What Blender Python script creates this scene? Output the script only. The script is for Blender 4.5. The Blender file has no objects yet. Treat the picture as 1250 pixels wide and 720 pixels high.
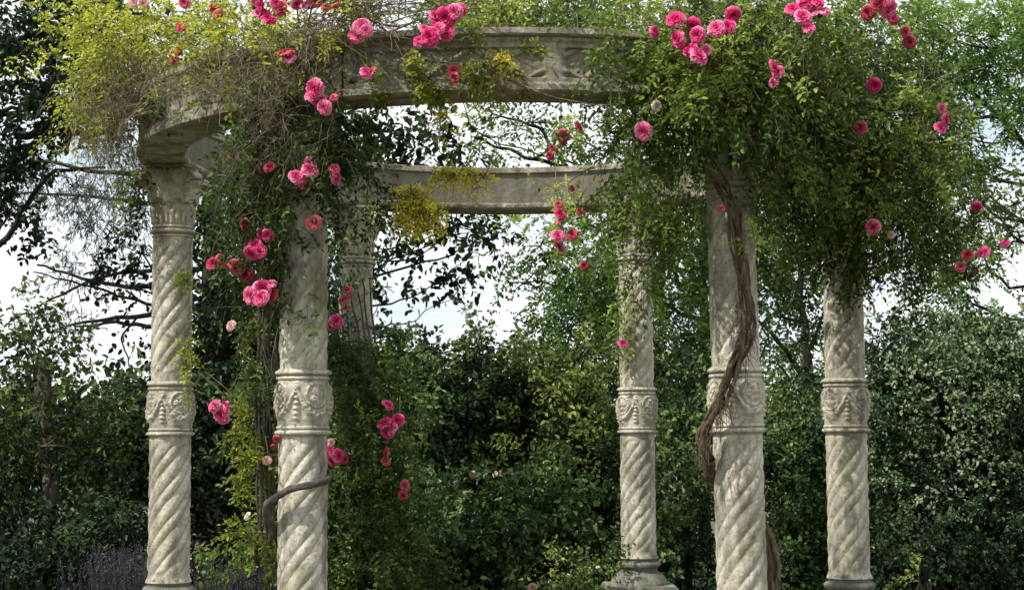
import bpy, math, random
import numpy as np
from mathutils import Vector, Matrix
rng = np.random.default_rng(7)
random.seed(7)
scene = bpy.context.scene
col = scene.collection
PI = math.pi
A = np.array

# ------------------------------------------------------------------ camera
F = 2000.0
EYE = 1.65
PITCH = math.atan(170 / F)
ROLL = math.radians(0.3)
cam_d = bpy.data.cameras.new('camera')
cam = bpy.data.objects.new('camera', cam_d)
col.objects.link(cam)
cam_d.sensor_width = 36
cam_d.lens = 57.6
cam_d.clip_end = 2000
Rm = Matrix.Rotation(math.radians(90) + PITCH, 3, 'X') @ Matrix.Rotation(-ROLL, 3, 'Z')
cam.matrix_world = Matrix.Translation((0, 0, EYE)) @ Rm.to_4x4()
scene.camera = cam
RM = np.array(Rm)

def P(px, py, d):
    """world point on the sight line of a photo pixel at distance d in front of the camera"""
    v = RM @ A([(px - 625) / F, (360 - py) / F, -1.0])
    v = v / v[1] * d
    return A([v[0], v[1], v[2] + EYE])

# ------------------------------------------------------------------ helpers
def mesh(name, V, Fc, mats, tint=None, smooth=True, mi=None):
    """V (n,3); Fc list of index arrays (m,3)/(m,4)"""
    me = bpy.data.meshes.new(name)
    V = np.asarray(V, dtype=np.float32)
    if not isinstance(Fc, list): Fc = [Fc]
    Fc = [np.asarray(f, dtype=np.int32) for f in Fc if len(f)]
    nl = sum(f.size for f in Fc); nf = sum(len(f) for f in Fc)
    me.vertices.add(len(V)); me.vertices.foreach_set('co', V.ravel())
    me.loops.add(nl); me.loops.foreach_set('vertex_index', np.concatenate([f.ravel() for f in Fc]))
    me.polygons.add(nf)
    tot = np.concatenate([np.full(len(f), f.shape[1], np.int32) for f in Fc])
    st = np.concatenate([[0], np.cumsum(tot)[:-1]]).astype(np.int32)
    me.polygons.foreach_set('loop_start', st)
    if mi is not None:
        me.polygons.foreach_set('material_index', np.asarray(mi, np.int32))
    me.polygons.foreach_set('use_smooth', np.full(nf, smooth, bool))
    if tint is not None:
        at = me.attributes.new('tint', 'FLOAT', 'POINT')
        at.data.foreach_set('value', np.asarray(tint, np.float32))
    for m in (mats if isinstance(mats, (list, tuple)) else [mats]): me.materials.append(m)
    me.update(calc_edges=True)
    return me

ORG = {}
def org(o):
    """world origin of an object in this script (no rotation in the chain)"""
    return ORG[o.name]

def obj(name, V, Fc, mats, parent=None, at=None, **kw):
    at = A(at if at is not None else (org(parent) if parent is not None else (0, 0, 0)), dtype=float)
    me = mesh(name, np.asarray(V) - at, Fc, mats, **kw)
    o = bpy.data.objects.new(name, me); col.objects.link(o)
    if parent is not None:
        o.parent = parent; o.location = at - org(parent)
    else:
        o.location = at
    ORG[o.name] = at
    return o

def thing(name, label, cat, at, group=None):
    o = bpy.data.objects.new(name, None); col.objects.link(o)
    o.empty_display_size = 0.2
    o.location = at; ORG[o.name] = A(at, dtype=float)
    o['label'] = label; o['category'] = cat
    if group: o['group'] = group
    return o

def tag(o, label, cat, group=None, kind=None):
    if label: o['label'] = label
    if cat: o['category'] = cat
    if group: o['group'] = group
    if kind: o['kind'] = kind
    return o

class MB:
    def __init__(s): s.V = []; s.F = []; s.T = []; s.n = 0
    def add(s, V, Fc, t=None):
        V = np.asarray(V, float)
        s.V.append(V)
        for f in (Fc if isinstance(Fc, list) else [Fc]):
            if len(f): s.F.append(np.asarray(f) + s.n)
        s.T.append(np.full(len(V), 0.5) if t is None else np.broadcast_to(t, (len(V),)))
        s.n += len(V)
    def build(s, name, mats, parent=None, at=None, **kw):
        F4 = [f for f in s.F if f.shape[1] == 4]; F3 = [f for f in s.F if f.shape[1] == 3]
        Fs = []
        if F4: Fs.append(np.concatenate(F4))
        if F3: Fs.append(np.concatenate(F3))
        return obj(name, np.concatenate(s.V), Fs, mats, parent, at, tint=np.concatenate(s.T), **kw)

def hash3(i, j, k, seed):
    h = (i * 374761393 + j * 668265263 + k * 2147483647 + seed * 974634777) & 0xffffffff
    h = ((h ^ (h >> 13)) * 1274126177) & 0xffffffff
    h = (h ^ (h >> 16)) & 0xffffffff
    return h / 4294967295.0

def vnoise(p, scale=1.0, seed=0):
    q = np.asarray(p, float) * scale
    f = np.floor(q).astype(np.int64); t = q - f; t = t * t * (3 - 2 * t)
    r = 0
    for dx in (0, 1):
        for dy in (0, 1):
            for dz in (0, 1):
                w = (t[:, 0] if dx else 1 - t[:, 0]) * (t[:, 1] if dy else 1 - t[:, 1]) * (t[:, 2] if dz else 1 - t[:, 2])
                r = r + w * hash3(f[:, 0] + dx, f[:, 1] + dy, f[:, 2] + dz, seed)
    return r

def nrm(v): return v / np.maximum(np.linalg.norm(v, axis=-1, keepdims=True), 1e-9)

def grid_faces(nu, nv, wrap_u=False):
    """verts indexed [v*nu+u]"""
    u = np.arange(nu if wrap_u else nu - 1); v = np.arange(nv - 1)
    uu, vv = np.meshgrid(u, v)
    a = vv * nu + uu; b = vv * nu + (uu + 1) % nu
    return np.stack([a, b, b + nu, a + nu], -1).reshape(-1, 4)

def lathe(prof, n=48, c=(0, 0, 0), cap=True):
    r = A([p[0] for p in prof]); z = A([p[1] for p in prof])
    th = np.linspace(0, 2 * PI, n, endpoint=False)
    V = np.stack([np.outer(r, np.cos(th)), np.outer(r, np.sin(th)), np.repeat(z[:, None], n, 1)], -1).reshape(-1, 3)
    return V + A(c), grid_faces(n, len(prof), True)

def box(x0, x1, y0, y1, z0, z1):
    V = A([[x, y, z] for z in (z0, z1) for y in (y0, y1) for x in (x0, x1)], dtype=float)
    Fc = A([[0, 2, 3, 1], [4, 5, 7, 6], [0, 1, 5, 4], [2, 6, 7, 3], [0, 4, 6, 2], [1, 3, 7, 5]])
    return V, Fc

def tubes(PT, R, sides=5):
    """PT (n,m,3) polylines, R (n,m) radii -> V,F"""
    PT = np.asarray(PT, float); R = np.asarray(R, float)
    n, m, _ = PT.shape
    T = np.empty_like(PT)
    T[:, 1:-1] = PT[:, 2:] - PT[:, :-2]; T[:, 0] = PT[:, 1] - PT[:, 0]; T[:, -1] = PT[:, -1] - PT[:, -2]
    T = nrm(T)
    mean = nrm(PT[:, -1] - PT[:, 0])
    ref = np.where(np.abs(mean[:, 2:3]) > .8, A([[1., 0.13, 0]]), A([[0.05, 0.1, 1.]]))[:, None, :]
    U = nrm(np.cross(T, ref)); W = np.cross(T, U)
    a = np.linspace(0, 2 * PI, sides, endpoint=False)
    ring = U[:, :, None, :] * np.cos(a)[None, None, :, None] + W[:, :, None, :] * np.sin(a)[None, None, :, None]
    V = PT[:, :, None, :] + ring * R[:, :, None, None]
    Fb = grid_faces(sides, m, True)
    Fc = (Fb[None] + (np.arange(n) * m * sides)[:, None, None]).reshape(-1, 4)
    return V.reshape(-1, 3), Fc

def catmull(pts, k=6):
    p = np.asarray(pts, float); p = np.vstack([2 * p[0] - p[1], p, 2 * p[-1] - p[-2]])
    out = []
    for i in range(1, len(p) - 2):
        for t in np.linspace(0, 1, k, endpoint=False):
            out.append(.5 * ((2 * p[i]) + (-p[i - 1] + p[i + 1]) * t + (2 * p[i - 1] - 5 * p[i] + 4 * p[i + 1] - p[i + 2]) * t * t
                             + (-p[i - 1] + 3 * p[i] - 3 * p[i + 1] + p[i + 2]) * t ** 3))
    out.append(p[-2]); return A(out)

def tube(pts, r0, r1=None, sides=8, k=6, wob=0.0, seed=0, knob=0.0):
    c = catmull(pts, k)
    if r1 is None: r1 = r0
    r = np.linspace(r0, r1, len(c))
    if wob:
        for a_ in range(3): c[:, a_] += (vnoise(c, 6.0, seed + a_) - .5) * wob
    V, Fc = tubes(c[None], r[None], sides)
    if knob:
        ax = np.repeat(c, sides, 0)
        f = 1 + knob * (vnoise(V, 22.0, seed + 9) - .5) * 2 + knob * (vnoise(V, 60.0, seed + 5) - .5)
        V = ax + (V - ax) * f[:, None]
    return V, Fc

# ------------------------------------------------------------------ materials
def mat_new(name):
    m = bpy.data.materials.new(name); m.use_nodes = True
    nt = m.node_tree; nt.nodes.clear()
    return m, nt, nt.nodes.new, nt.links.new

def ramp(nt, stops):
    r = nt.nodes.new('ShaderNodeValToRGB'); cr = r.color_ramp
    while len(cr.elements) < len(stops): cr.elements.new(0.5)
    for e, (p_, c_) in zip(cr.elements, stops):
        e.position = p_; e.color = (c_[0], c_[1], c_[2], 1)
    return r

def leaf_mat(name, dark, mid, light, trans=0.3, rough=0.45, spec=0.2):
    m, nt, N, L = mat_new(name)
    at = N('ShaderNodeAttribute'); at.attribute_name = 'tint'
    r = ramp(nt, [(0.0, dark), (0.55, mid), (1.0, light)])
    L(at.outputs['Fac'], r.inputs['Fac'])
    b = N('ShaderNodeBsdfPrincipled'); b.inputs['Roughness'].default_value = rough
    b.inputs['Specular IOR Level'].default_value = spec
    t = N('ShaderNodeBsdfTranslucent')
    hs = N('ShaderNodeHueSaturation'); hs.inputs['Hue'].default_value = 0.48; hs.inputs['Value'].default_value = 1.5
    L(r.outputs[0], hs.inputs['Color']); L(hs.outputs[0], t.inputs['Color'])
    L(r.outputs[0], b.inputs['Base Color'])
    mx = N('ShaderNodeMixShader'); mx.inputs[0].default_value = trans
    L(b.outputs[0], mx.inputs[1]); L(t.outputs[0], mx.inputs[2])
    o = N('ShaderNodeOutputMaterial'); L(mx.outputs[0], o.inputs[0])
    return m

def petal_mat(name, deep, mid, light, trans=.25):
    m, nt, N, L = mat_new(name)
    at = N('ShaderNodeAttribute'); at.attribute_name = 'tint'
    oi = N('ShaderNodeObjectInfo')
    ad = N('ShaderNodeMath'); ad.operation = 'MULTIPLY_ADD'
    L(oi.outputs['Random'], ad.inputs[0]); ad.inputs[1].default_value = .45
    L(at.outputs['Fac'], ad.inputs[2])
    sb = N('ShaderNodeMath'); sb.operation = 'SUBTRACT'; L(ad.outputs[0], sb.inputs[0]); sb.inputs[1].default_value = .2
    r = ramp(nt, [(0.0, deep), (0.5, mid), (1.0, light)]); L(sb.outputs[0], r.inputs[0])
    b = N('ShaderNodeBsdfPrincipled'); b.inputs['Roughness'].default_value = .6
    b.inputs['Specular IOR Level'].default_value = .25
    t = N('ShaderNodeBsdfTranslucent')
    L(r.outputs[0], b.inputs['Base Color']); L(r.outputs[0], t.inputs['Color'])
    mx = N('ShaderNodeMixShader'); mx.inputs[0].default_value = trans
    L(b.outputs[0], mx.inputs[1]); L(t.outputs[0], mx.inputs[2])
    o = N('ShaderNodeOutputMaterial'); L(mx.outputs[0], o.inputs[0])
    return m

def stone_mat(name, base, light, stain, moss, mossamt=.5, scale=1.0):
    m, nt, N, L = mat_new(name)
    tc = N('ShaderNodeNewGeometry')   # world position: no two columns weather alike
    def noise(sc, det=6, rough=.6, stretch=None):
        n_ = N('ShaderNodeTexNoise'); n_.inputs['Scale'].default_value = sc * scale
        n_.inputs['Detail'].default_value = det; n_.inputs['Roughness'].default_value = rough
        if stretch:
            mp = N('ShaderNodeMapping'); mp.inputs['Scale'].default_value = stretch
            L(tc.outputs['Position'], mp.inputs[0]); L(mp.outputs[0], n_.inputs[0])
        else: L(tc.outputs['Position'], n_.inputs[0])
        return n_
    def mix(fac, a, b):
        x = N('ShaderNodeMix'); x.data_type = 'RGBA'
        if fac is not None: L(fac, x.inputs[0])
        for s, v in ((6, a), (7, b)):
            if isinstance(v, tuple): x.inputs[s].default_value = (*v, 1)
            else: L(v, x.inputs[s])
        return x.outputs[2]
    n1 = noise(7); r1 = ramp(nt, [(.35, (0, 0, 0)), (.65, (1, 1, 1))]); L(n1.outputs[0], r1.inputs[0])
    c = mix(r1.outputs[0], base, light)
    n2 = noise(5, 8, .7, (1, 1, .35)); r2 = ramp(nt, [(.45, (0, 0, 0)), (.62, (.85, .85, .85))]); L(n2.outputs[0], r2.inputs[0])
    c = mix(r2.outputs[0], c, stain)
    n3 = noise(2.3, 7, .7); r3 = ramp(nt, [(.5, (0, 0, 0)), (.68, (mossamt,) * 3)]); L(n3.outputs[0], r3.inputs[0])
    c = mix(r3.outputs[0], c, moss)
    n4 = noise(45, 6, .75); r4 = ramp(nt, [(.53, (0, 0, 0)), (.64, (.6, .6, .6))]); L(n4.outputs[0], r4.inputs[0])
    c = mix(r4.outputs[0], c, tuple(x * .45 for x in stain))
    n6 = noise(9, 6, .7, (1, 1, .12)); r6 = ramp(nt, [(.52, (0, 0, 0)), (.70, (.75, .75, .75))]); L(n6.outputs[0], r6.inputs[0])
    c = mix(r6.outputs[0], c, tuple(x * .7 for x in stain))
    rp = ramp(nt, [(.44, (1, 1, 1)), (.51, (0, 0, 0))]); L(tc.outputs['Pointiness'], rp.inputs[0])  # occlusion-like shade painted into the colour: crevices mixed darker
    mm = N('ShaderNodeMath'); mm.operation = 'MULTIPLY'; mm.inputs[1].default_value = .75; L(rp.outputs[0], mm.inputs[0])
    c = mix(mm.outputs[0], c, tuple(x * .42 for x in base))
    b = N('ShaderNodeBsdfPrincipled'); b.inputs['Roughness'].default_value = .92
    b.inputs['Specular IOR Level'].default_value = .2
    L(c, b.inputs['Base Color'])
    n5 = noise(26, 9, .75)
    bp = N('ShaderNodeBump'); bp.inputs['Strength'].default_value = .9; bp.inputs['Distance'].default_value = .02
    L(n5.outputs[0], bp.inputs['Height']); L(bp.outputs[0], b.inputs['Normal'])
    o = N('ShaderNodeOutputMaterial'); L(b.outputs[0], o.inputs[0])
    return m

def bark_mat(name, dark, light, scale=18, stretch=(1, 1, .15), bump=.8):
    m, nt, N, L = mat_new(name)
    tc = N('ShaderNodeNewGeometry'); mp = N('ShaderNodeMapping'); mp.inputs['Scale'].default_value = stretch
    L(tc.outputs['Position'], mp.inputs[0])
    n_ = N('ShaderNodeTexNoise'); n_.inputs['Scale'].default_value = scale; n_.inputs['Detail'].default_value = 8
    n_.inputs['Roughness'].default_value = .7; L(mp.outputs[0], n_.inputs[0])
    r = ramp(nt, [(.35, dark), (.68, light)]); L(n_.outputs[0], r.inputs[0])
    b = N('ShaderNodeBsdfPrincipled'); b.inputs['Roughness'].default_value = .9; b.inputs['Specular IOR Level'].default_value = .2
    L(r.outputs[0], b.inputs['Base Color'])
    bp = N('ShaderNodeBump'); bp.inputs['Strength'].default_value = bump; bp.inputs['Distance'].default_value = .02
    L(n_.outputs[0], bp.inputs['Height']); L(bp.outputs[0], b.inputs['Normal'])
    o = N('ShaderNodeOutputMaterial'); L(b.outputs[0], o.inputs[0])
    return m

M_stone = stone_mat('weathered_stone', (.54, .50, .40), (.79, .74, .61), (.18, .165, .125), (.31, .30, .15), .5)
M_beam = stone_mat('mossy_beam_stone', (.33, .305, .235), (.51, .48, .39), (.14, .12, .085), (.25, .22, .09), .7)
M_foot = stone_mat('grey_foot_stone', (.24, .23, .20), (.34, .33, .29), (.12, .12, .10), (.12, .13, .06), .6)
M_bark_red = bark_mat('shaggy_rose_bark', (.022, .016, .010), (.24, .175, .12), 40)
M_bark_dark = bark_mat('dark_bark', (.012, .010, .008), (.05, .042, .034), 12)
M_bark_grey = bark_mat('grey_bark', (.03, .026, .022), (.14, .12, .10), 12)
M_twig = bark_mat('dry_twig', (.09, .07, .045), (.33, .28, .20), 30, (1, 1, 1), .2)
M_twig_green = bark_mat('green_shoot', (.05, .05, .02), (.14, .15, .06), 30, (1, 1, 1), .2)

LM = {
 'sun': leaf_mat('leaf_yellow_green', (.06, .08, .010), (.29, .36, .040), (.58, .62, .09), .45),
 'yellow': leaf_mat('leaf_golden', (.20, .20, .02), (.50, .49, .04), (.74, .70, .10), .5),
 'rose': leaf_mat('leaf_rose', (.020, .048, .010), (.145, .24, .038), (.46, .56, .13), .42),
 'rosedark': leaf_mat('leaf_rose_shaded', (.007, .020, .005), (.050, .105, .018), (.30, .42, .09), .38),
 'dark': leaf_mat('leaf_dark', (.002, .006, .003), (.010, .024, .009), (.09, .16, .055), .34, .4),
 'hedge': leaf_mat('leaf_hedge', (.004, .012, .004), (.026, .060, .016), (.26, .38, .11), .28, .4, .22),
 'jasmine': leaf_mat('leaf_jasmine', (.004, .011, .005), (.022, .054, .018), (.34, .48, .22), .24, .35, .3),
 'olive': leaf_mat('leaf_olive', (.006, .013, .004), (.050, .085, .018), (.33, .41, .10), .36),
 'light': leaf_mat('leaf_feathery', (.014, .044, .011), (.105, .215, .042), (.37, .51, .13), .42),
 'blue': leaf_mat('needle_grey', (.03, .04, .035), (.09, .11, .09), (.20, .23, .18), .3, .7),
 'brown': leaf_mat('leaf_dry', (.05, .03, .015), (.16, .11, .055), (.30, .23, .12), .3, .7),
 'lav': leaf_mat('lavender_spike', (.02, .025, .02), (.06, .06, .07), (.13, .115, .16), .25, .8),
}
M_pink = petal_mat('petal_pink', (.50, .010, .11), (.86, .05, .26), (.97, .38, .58))
M_dull = petal_mat('petal_faded', (.30, .015, .05), (.52, .05, .10), (.70, .20, .22))
M_coral = petal_mat('petal_coral', (.58, .04, .09), (.80, .10, .17), (.92, .34, .36))
M_white = petal_mat('petal_cream', (.60, .45, .38), (.78, .66, .58), (.88, .82, .74))
M_blush = petal_mat('petal_blush', (.60, .28, .27), (.75, .45, .42), (.88, .66, .60))

# ------------------------------------------------------------------ foliage generators
def leaves(Pn, D, Nn, Lh, W, simple=False, droop=.12):
    """leaf blades: base points, directions, normals, lengths, widths -> V,F"""
    D = nrm(D); S = nrm(np.cross(Nn, D)); Nn = np.cross(D, S)
    Lh = np.asarray(Lh)[:, None]; W = np.asarray(W)[:, None]
    n = len(Pn)
    tip = Pn + D * Lh - Nn * Lh * droop
    if simple:
        V = np.stack([Pn, Pn + D * Lh * .5 + S * W * .5 + Nn * W * .12, tip, Pn + D * Lh * .5 - S * W * .5 + Nn * W * .12], 1)
        Fc = np.arange(n)[:, None] * 4 + A([[0, 1, 2, 3]])
        return V.reshape(-1, 3), Fc, 4
    V = np.stack([Pn, Pn + D * Lh * .28 + S * W * .46 + Nn * W * .18, Pn + D * Lh * .68 + S * W * .40 + Nn * (W * .16 - Lh * droop * .4),
                  tip, Pn + D * Lh * .68 - S * W * .40 + Nn * (W * .16 - Lh * droop * .4), Pn + D * Lh * .28 - S * W * .46 + Nn * W * .18], 1)
    b = np.arange(n)[:, None] * 6
    Fc = np.concatenate([b + A([[0, 1, 2, 3]]), b + A([[0, 3, 4, 5]])])
    return V.reshape(-1, 3), Fc, 6

def sample_blob(b, n, holes, hs, seed):
    """points inside an ellipsoid given as (px,py,rpx,rpy,depth,rdepth); noise carves gaps"""
    px, py, rx, ry, d, rd = b[:6]
    c = P(px, py, d); R = A([rx * d / F, rd, ry * d / F])
    out = []; got = 0; tries = 0
    while got < n and tries < 12:
        u = nrm(rng.normal(size=(n * 2, 3))) * (rng.random((n * 2, 1)) ** .42)
        # lumpy outline
        lim = 0.78 + .44 * vnoise(u * 1.0 + c, 2.6, seed + 3)
        u = u[np.linalg.norm(u, axis=1) < lim] if True else u
        q = c + u * R
        if holes > 0: q = q[vnoise(q, hs, seed) * .65 + vnoise(q, hs * 2.7, seed + 1) * .35 > holes]
        out.append(q); got += len(q); tries += 1
    q = np.concatenate(out)[:n]
    return q, c, R

CLEAR = []
def clearing(q):
    """how open the growth is: gaps left round the carved heads of the columns"""
    keep = np.ones(len(q), bool)
    for px, py, d0, d1, r_ in CLEAR:
        a_, b_ = P(px, py, d0), P(px, py, d1); ab = b_ - a_
        t = np.clip(((q - a_) @ ab) / (ab @ ab), 0, 1); c_ = a_ + t[:, None] * ab
        rr = r_ * c_[:, 1] / F
        keep &= (np.linalg.norm(q - c_, axis=1) > rr) | (rng.random(len(q)) < .06)
    return keep

def foliage(mb, sh, blobs, style, cover=3.0, holes=.38, hs=None, seed=1, lsize=.035, asp=.55, k=7, tl=.16, droop=.35,
            dirbias=(0, 0, 0), tintb=0.0, shoot_r=.0016, simple=False, spray=0.0, sag=.8, sprayn=11):
    """style 'pinnate' (rose / robinia), 'cluster' (broadleaf), 'needle'. mb leaves, sh shoots (or None)"""
    for bi, b in enumerate(blobs):
        d = b[4]; rx, ry = b[2], b[3]
        cv = cover * (b[6] if len(b) > 6 else 1.0)
        la = (lsize * F / d) ** 2 * asp * .6 * .62
        nt = int(cv * PI * rx * ry / (la * k)) + 1
        st = 0.0; tang = 0.0
        if spray > 0:
            q0, c, R = sample_blob(b, nt // sprayn + 1, holes, hs if hs else 14.0 / d * 1.0, seed + bi * 17)
            m0 = len(q0)
            if m0 == 0: continue
            d0 = nrm((q0 - c) / R * .7 + rng.normal(size=(m0, 3)) * .7 + A(dirbias))
            ln_ = spray * (.5 + rng.random(m0)); t0 = rng.random((m0, sprayn))
            q = q0[:, None] + d0[:, None] * (ln_[:, None] * t0)[..., None]
            q[..., 2] -= sag * ln_[:, None] * t0 ** 2
            q += rng.normal(size=q.shape) * spray * .13
            tang = np.broadcast_to(d0[:, None], q.shape) + A([0, 0, -1.]) * (1.6 * sag * t0)[..., None]
            st = np.repeat((rng.random(m0) - .5) * .34, sprayn)
            q = q.reshape(-1, 3); tang = tang.reshape(-1, 3)
        else:
            q, c, R = sample_blob(b, nt, holes, hs if hs else 14.0 / d * 1.0, seed + bi * 17)
        kp = clearing(q); q = q[kp]
        if spray > 0: tang = tang[kp]; st = st[kp]
        n = len(q)
        if n == 0: continue
        outw = (q - c) / R
        outw = outw / np.maximum(1, np.linalg.norm(outw, axis=1, keepdims=True))
        dirs = nrm(rng.normal(size=(n, 3)) * .8 + outw * .5 + tang + A(dirbias))
        clump = vnoise(q, 22.0 / d, seed + 5) ; clump2 = vnoise(q, 60.0 / d, seed + 6)
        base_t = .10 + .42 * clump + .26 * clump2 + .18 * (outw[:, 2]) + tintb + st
        Ls = tl * (.6 + .8 * rng.random(n))
        if style == 'needle':
            # long drooping tufts of thin blades
            t = rng.random((n, k))
            pt = q[:, None] + dirs[:, None] * (Ls[:, None] * t)[..., None]
            dd = nrm(dirs[:, None] + rng.normal(size=(n, k, 3)) * .7 + A([0, 0, -.5]))
            nn = rng.normal(size=(n, k, 3))
            lh = lsize * (.6 + .8 * rng.random((n, k)))
        elif style == 'pinnate':
            t = (np.arange(k) // 2 + 1.0) / (k // 2 + 1)
            t = np.broadcast_to(t, (n, k)).copy(); t[:, -1] = 1.0
            side = A([1., -1.] * k)[:k]
            up = nrm(rng.normal(size=(n, 3)) * .55 + A([0, -.25, .9]))
            S = nrm(np.cross(up, dirs))
            pt = q[:, None] + dirs[:, None] * (Ls[:, None] * t)[..., None]
            pt[..., 2] -= droop * (Ls[:, None] * t ** 2)
            dd = dirs[:, None] * .55 + S[:, None] * side[None, :, None]
            dd[:, -1] = dirs
            dd = nrm(dd + rng.normal(size=(n, k, 3)) * .22 + A([0, 0, -.25 * droop]))
            nn = up[:, None] + rng.normal(size=(n, k, 3)) * .3
            lh = lsize * (.7 + .5 * rng.random((n, k)))
        else:
            t = .15 + .85 * rng.random((n, k))
            pt = q[:, None] + dirs[:, None] * (Ls[:, None] * t)[..., None] + rng.normal(size=(n, k, 3)) * lsize * .35
            dd = nrm(dirs[:, None] * .7 + rng.normal(size=(n, k, 3)) * .8 + A([0, 0, -droop]))
            nn = nrm(rng.normal(size=(n, k, 3)) * .65 + A([0, -.3, .8]) + outw[:, None] * .4)
            lh = lsize * (.55 + .8 * rng.random((n, k)))
        w = lh * asp * (.8 + .4 * rng.random((n, k)))
        V, Fc, kk = leaves(pt.reshape(-1, 3), dd.reshape(-1, 3), nn.reshape(-1, 3), lh.ravel(), w.ravel(), simple)
        tt = np.clip(base_t[:, None] + (rng.random((n, k)) ** 2 - .25) * .45, 0, 1).ravel()
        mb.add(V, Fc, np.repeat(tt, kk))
        if sh is not None and shoot_r > 0:
            s = np.linspace(-.5, 1, 4)
            pl = q[:, None] + dirs[:, None] * (Ls[:, None] * s)[..., None]
            pl[..., 2] -= droop * Ls[:, None] * np.maximum(s, 0) ** 2 * (1 if style == 'pinnate' else .3)
            rr = np.repeat(A([[1.3, 1.1, .8, .35]]) * shoot_r, n, 0)
            V, Fc = tubes(pl, rr, 3); sh.add(V, Fc)

def twiggery(mb, blobs, n, seed, L=.35, r=.0018, m=7, grav=-.25, wander=.35, bias=(0, 0, 0)):
    tot = sum(b[2] * b[3] for b in blobs)
    for bi, b in enumerate(blobs):
        nn = max(3, int(n * b[2] * b[3] / tot))
        q, c, R = sample_blob(b, nn, .25, 1.6, seed + bi)
        k = len(q); dirs = nrm(rng.normal(size=(k, 3)) + A(bias)); pts = [q]
        Ls = L * (.4 + 1.0 * rng.random((k, 1)))
        for i in range(m - 1):
            dirs = nrm(dirs + rng.normal(size=(k, 3)) * wander + A([0, 0, grav * .4]))
            pts.append(pts[-1] + dirs * Ls / (m - 1))
        PT = np.stack(pts, 1)
        kp = clearing(PT.reshape(-1, 3)).reshape(k, m).all(1); PT = PT[kp]; k = len(PT)
        if k == 0: continue
        rr = np.linspace(1.25, .4, m)[None] * r * (.6 + .9 * rng.random((k, 1)))
        V, Fc = tubes(PT, rr, 3); mb.add(V, Fc)

# ------------------------------------------------------------------ world, sun
SUN_EL, SUN_AZ = math.radians(51), math.radians(-124)   # azimuth from +Y towards +X: behind the camera, to the left
sund = bpy.data.lights.new('sun', 'SUN'); sund.energy = 5.0; sund.angle = math.radians(.53); sund.color = (1, .945, .85)
sun = bpy.data.objects.new('sun', sund); col.objects.link(sun)
sv = Vector((math.sin(SUN_AZ) * math.cos(SUN_EL), math.cos(SUN_AZ) * math.cos(SUN_EL), math.sin(SUN_EL)))
sun.rotation_euler = sv.to_track_quat('Z', 'Y').to_euler(); sun.location = (-6, -6, 12)
w = bpy.data.worlds.new('World'); scene.world = w; w.use_nodes = True
nt = w.node_tree; nt.nodes.clear(); N = nt.nodes.new; L = nt.links.new
sky = N('ShaderNodeTexSky'); sky.sky_type = 'NISHITA'; sky.sun_disc = False
sky.sun_elevation = SUN_EL; sky.sun_rotation = SUN_AZ
sky.air_density = 1.0; sky.dust_density = 1.5; sky.ozone_density = 1.2
tc = N('ShaderNodeTexCoord'); mp = N('ShaderNodeMapping'); mp.inputs['Scale'].default_value = (1, 1, 2.2)
L(tc.outputs['Generated'], mp.inputs[0])
cn = N('ShaderNodeTexNoise'); cn.inputs['Scale'].default_value = 3.4; cn.inputs['Detail'].default_value = 9; cn.inputs['Roughness'].default_value = .6
L(mp.outputs[0], cn.inputs[0])
cr = ramp(nt, [(.36, (.05, .05, .05)), (.52, (1, 1, 1))]); L(cn.outputs[0], cr.inputs[0])
mx = N('ShaderNodeMix'); mx.data_type = 'RGBA'; L(cr.outputs[0], mx.inputs[0])
hz = N('ShaderNodeMix'); hz.data_type = 'RGBA'; hz.inputs[0].default_value = .62
L(sky.outputs[0], hz.inputs[6]); hz.inputs[7].default_value = (6.6, 7.9, 8.9, 1)
L(hz.outputs[2], mx.inputs[6]); mx.inputs[7].default_value = (8.3, 8.5, 8.7, 1)
bg = N('ShaderNodeBackground'); bg.inputs[1].default_value = .135
L(mx.outputs[2], bg.inputs[0]); ow = N('ShaderNodeOutputWorld'); L(bg.outputs[0], ow.inputs[0])
scene.view_settings.view_transform = 'Standard'; scene.view_settings.look = 'None'
scene.view_settings.exposure = 0; scene.view_settings.gamma = 1
scene.cycles.max_bounces = 6; scene.cycles.diffuse_bounces = 3; scene.cycles.glossy_bounces = 2
scene.cycles.transmission_bounces = 3; scene.cycles.transparent_max_bounces = 4
scene.cycles.caustics_reflective = False; scene.cycles.caustics_refractive = False
scene.cycles.use_adaptive_sampling = True; scene.cycles.use_denoising = True

# ------------------------------------------------------------------ ground
m, nt, N, L = mat_new('garden_ground')
g = N('ShaderNodeNewGeometry'); n1 = N('ShaderNodeTexNoise'); n1.inputs['Scale'].default_value = .8; n1.inputs['Detail'].default_value = 8
L(g.outputs['Position'], n1.inputs[0]); r = ramp(nt, [(.4, (.04, .06, .018)), (.6, (.11, .09, .055))]); L(n1.outputs[0], r.inputs[0])
b = N('ShaderNodeBsdfPrincipled'); b.inputs['Roughness'].default_value = .95; L(r.outputs[0], b.inputs['Base Color'])
o = N('ShaderNodeOutputMaterial'); L(b.outputs[0], o.inputs[0])
gx, gy = np.meshgrid(np.linspace(-1, 1, 81), np.linspace(-1, 1, 81))
gx = np.sign(gx) * np.abs(gx) ** 3 * 700; gy = np.sign(gy) * np.abs(gy) ** 3 * 700 + 12
GV = np.stack([gx, gy, np.zeros_like(gx)], -1).reshape(-1, 3)
far = np.clip((np.hypot(GV[:, 0], GV[:, 1] - 12) - 4) / 8, 0, 1)
GV[:, 2] = (vnoise(GV, .35, 2) - .5) * .12 * far
tag(obj('ground', GV, grid_faces(81, 81), m), 'garden soil and rough grass between the shrubs', None, kind='structure')

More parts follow.
